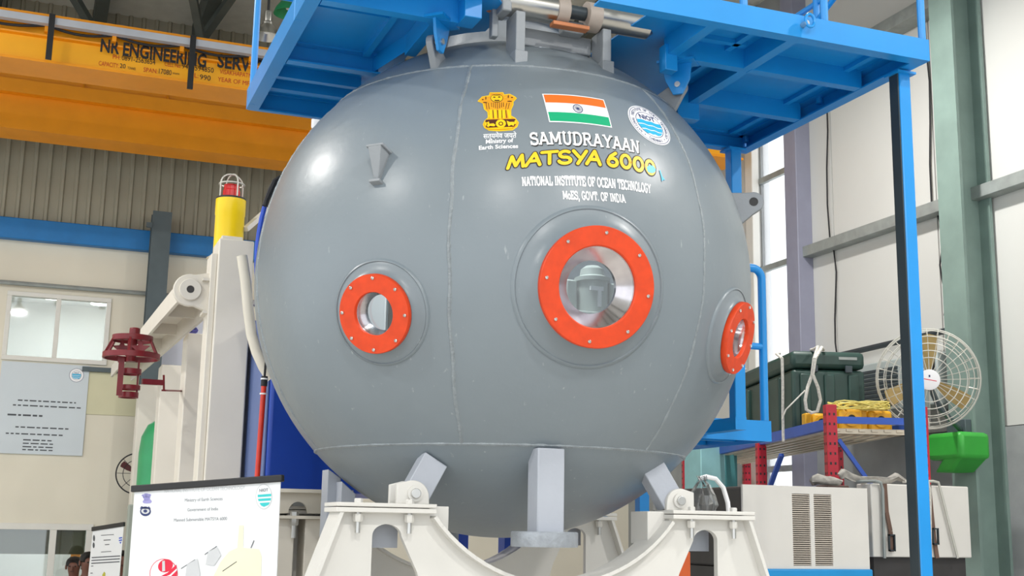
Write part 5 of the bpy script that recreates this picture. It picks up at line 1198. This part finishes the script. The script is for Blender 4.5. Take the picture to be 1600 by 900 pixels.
MB().box(tx0+.04, tx1-.02, YT+.05, YT+.17, FZ, tz0_).build('stand', CHAR, TR)
def hangrail(xa, xb, m, r, name): 
    a, b, c = q(xa, 754), q(xa+3, 765), q(xb, 872); o = Vector((0, -.03, 0))
    MB().tube([q(xa-22, 752)+Vector((0, .1, 0)), q(xa-8, 752)+o, a+o, b+o, c+o], r, 8).build(name, m, TR)
hangrail(1372, 1378, GALV, .012, 'hook_rail'); hangrail(1462, 1492, FANWIRE, .010, 'hook_rail'); hangrail(1446, 1450, ROPE, .010, 'hook_rail')
for pts, hasb in [([(1380, 756), (1383, 800), (1389, 830), (1391, 862)], (1389, 848)), ([(1449, 757), (1453, 800), (1457, 840), (1462, 872)], (1457, 838))]:
    mb = MB()
    for a, b in zip(pts[:-1], pts[1:]): mb.bar(q(*a)+Vector((0, -.018, 0)), q(*b)+Vector((0, -.018, 0)), .032, .008, (0, 1, 0))
    sp_ = mb.build('strap', STRAP, TR); bk = q(*hasb)
    b_ = MB()
    for d in [(-.028, .028, .05, .06), (-.028, .028, -.06, -.05), (-.028, -.018, -.06, .06), (.018, .028, -.06, .06)]: b_.box(bk.x+d[0], bk.x+d[1], bk.y-.04, bk.y-.025, bk.z+d[2], bk.z+d[3])
    b_.build('buckle', NAVYSTEEL, sp_)
# rags on top
def rag(pts, r, label):
    mb = MB(); mb.tube(pts, r, 10)
    for i, v in enumerate(mb.v): mb.v[i] = v + Vector((random.uniform(-.014, .014), random.uniform(-.014, .014), random.uniform(-.012, .012)))
    tag(mb.build('rag', CLOTH, sharp=80), label, 'rag', 'grey rags on the machines')
rag([onY(x, y, 7.35) for x, y in [(1268, 752), (1280, 750), (1292, 752), (1303, 751), (1312, 754)]], [.03, .035, .03, .035, .02], 'grey rag bundled on the machine cabinet')
rag([onY(x, y, 7.65) for x, y in [(1313, 745), (1318, 738), (1328, 745), (1345, 750), (1365, 748), (1385, 751), (1400, 745), (1415, 752)]], [.02, .03, .022, .02, .018, .022, .02, .015], 'long twisted grey rag draped towards the white panelled case')
tag(MB().box(onY(1287, 755, 7.5).x, onY(1320, 755, 7.5).x, 7.45, 7.6, cz1-.005, cz1+.035).build('wood_block', mat('brown_wood', '5c4a44', .7), bevel=.005), 'small brown block under the rag on the machine cabinet', 'block')
# plastic bag and cable on the cradle top, teal locker, orange jack
mb = MB(); o = onY(1098, 803, YFR+.10); zt_ = bpy.data.objects['top_plate'].data
prof = [(.001, 0), (.055, .0), (.062, .03), (.050, .07), (.030, .11), (.014, .13), (.020, .15)]
mb.lathe(prof, (o.x, o.y, onY(1098, 799, YFR).z-.0), (0, 0, 1), 26)
for i, v in enumerate(mb.v): mb.v[i] = v + Vector((random.uniform(-.008, .008), random.uniform(-.008, .008), random.uniform(-.004, .006)))
tag(mb.build('plastic_bag', FILM, sharp=10), 'clear crumpled plastic bag standing on the white cradle beside the machine cabinet', 'bag')
pp = [onY(x, y, 5.0) for x, y in [(1093, 748), (1104, 745), (1118, 748), (1130, 762), (1137, 785), (1139, 806)]]
tag(MB().tube(pp, .011, 8).build('white_cable', INKW), 'white cable arching up from the cradle beside the plastic bag', 'cable')
a, b = onY(1095, 720, 11.2), onY(1150, 720, 11.2)
TL_ = thing('teal_locker', 'pale teal steel locker standing beside the red uprights of the storage rack', 'locker', ((a.x+b.x)/2, 11.4, FZ))
MB().box(a.x, b.x, 11.2, 11.55, FZ, onY(1120, 692, 11.2).z).build('locker_body', TEAL, TL_, bevel=.01)
MB().box(b.x-.13, b.x, 11.18, 11.2, FZ+.1, onY(1120, 694, 11.2).z).build('locker_stile', mat('teal_dark', '4f8d92', .5), TL_)
a = onY(1068, 880, 6.2)
JK = thing('orange_jack', 'orange steel jack with a pulley seen through the opening of the cradle', 'jack', (a.x, 6.2, FZ))
MB().box(a.x-.035, a.x+.045, 6.2, 6.28, FZ, onY(1068, 862, 6.2).z).build('jack_post', mat('jack_orange', 'd5602a', .5), JK, bevel=.006)
p = onY(1058, 866, 6.16); MB().cyl((p.x, 6.17, p.z), (p.x, 6.20, p.z), .045, 24).build('pulley', mat('pulley_brass', 'a5924a', .5), JK)
MB().box(a.x-.2, a.x+.2, 6.1, 6.4, FZ, FZ+.05).build('jack_foot', IRON, JK)
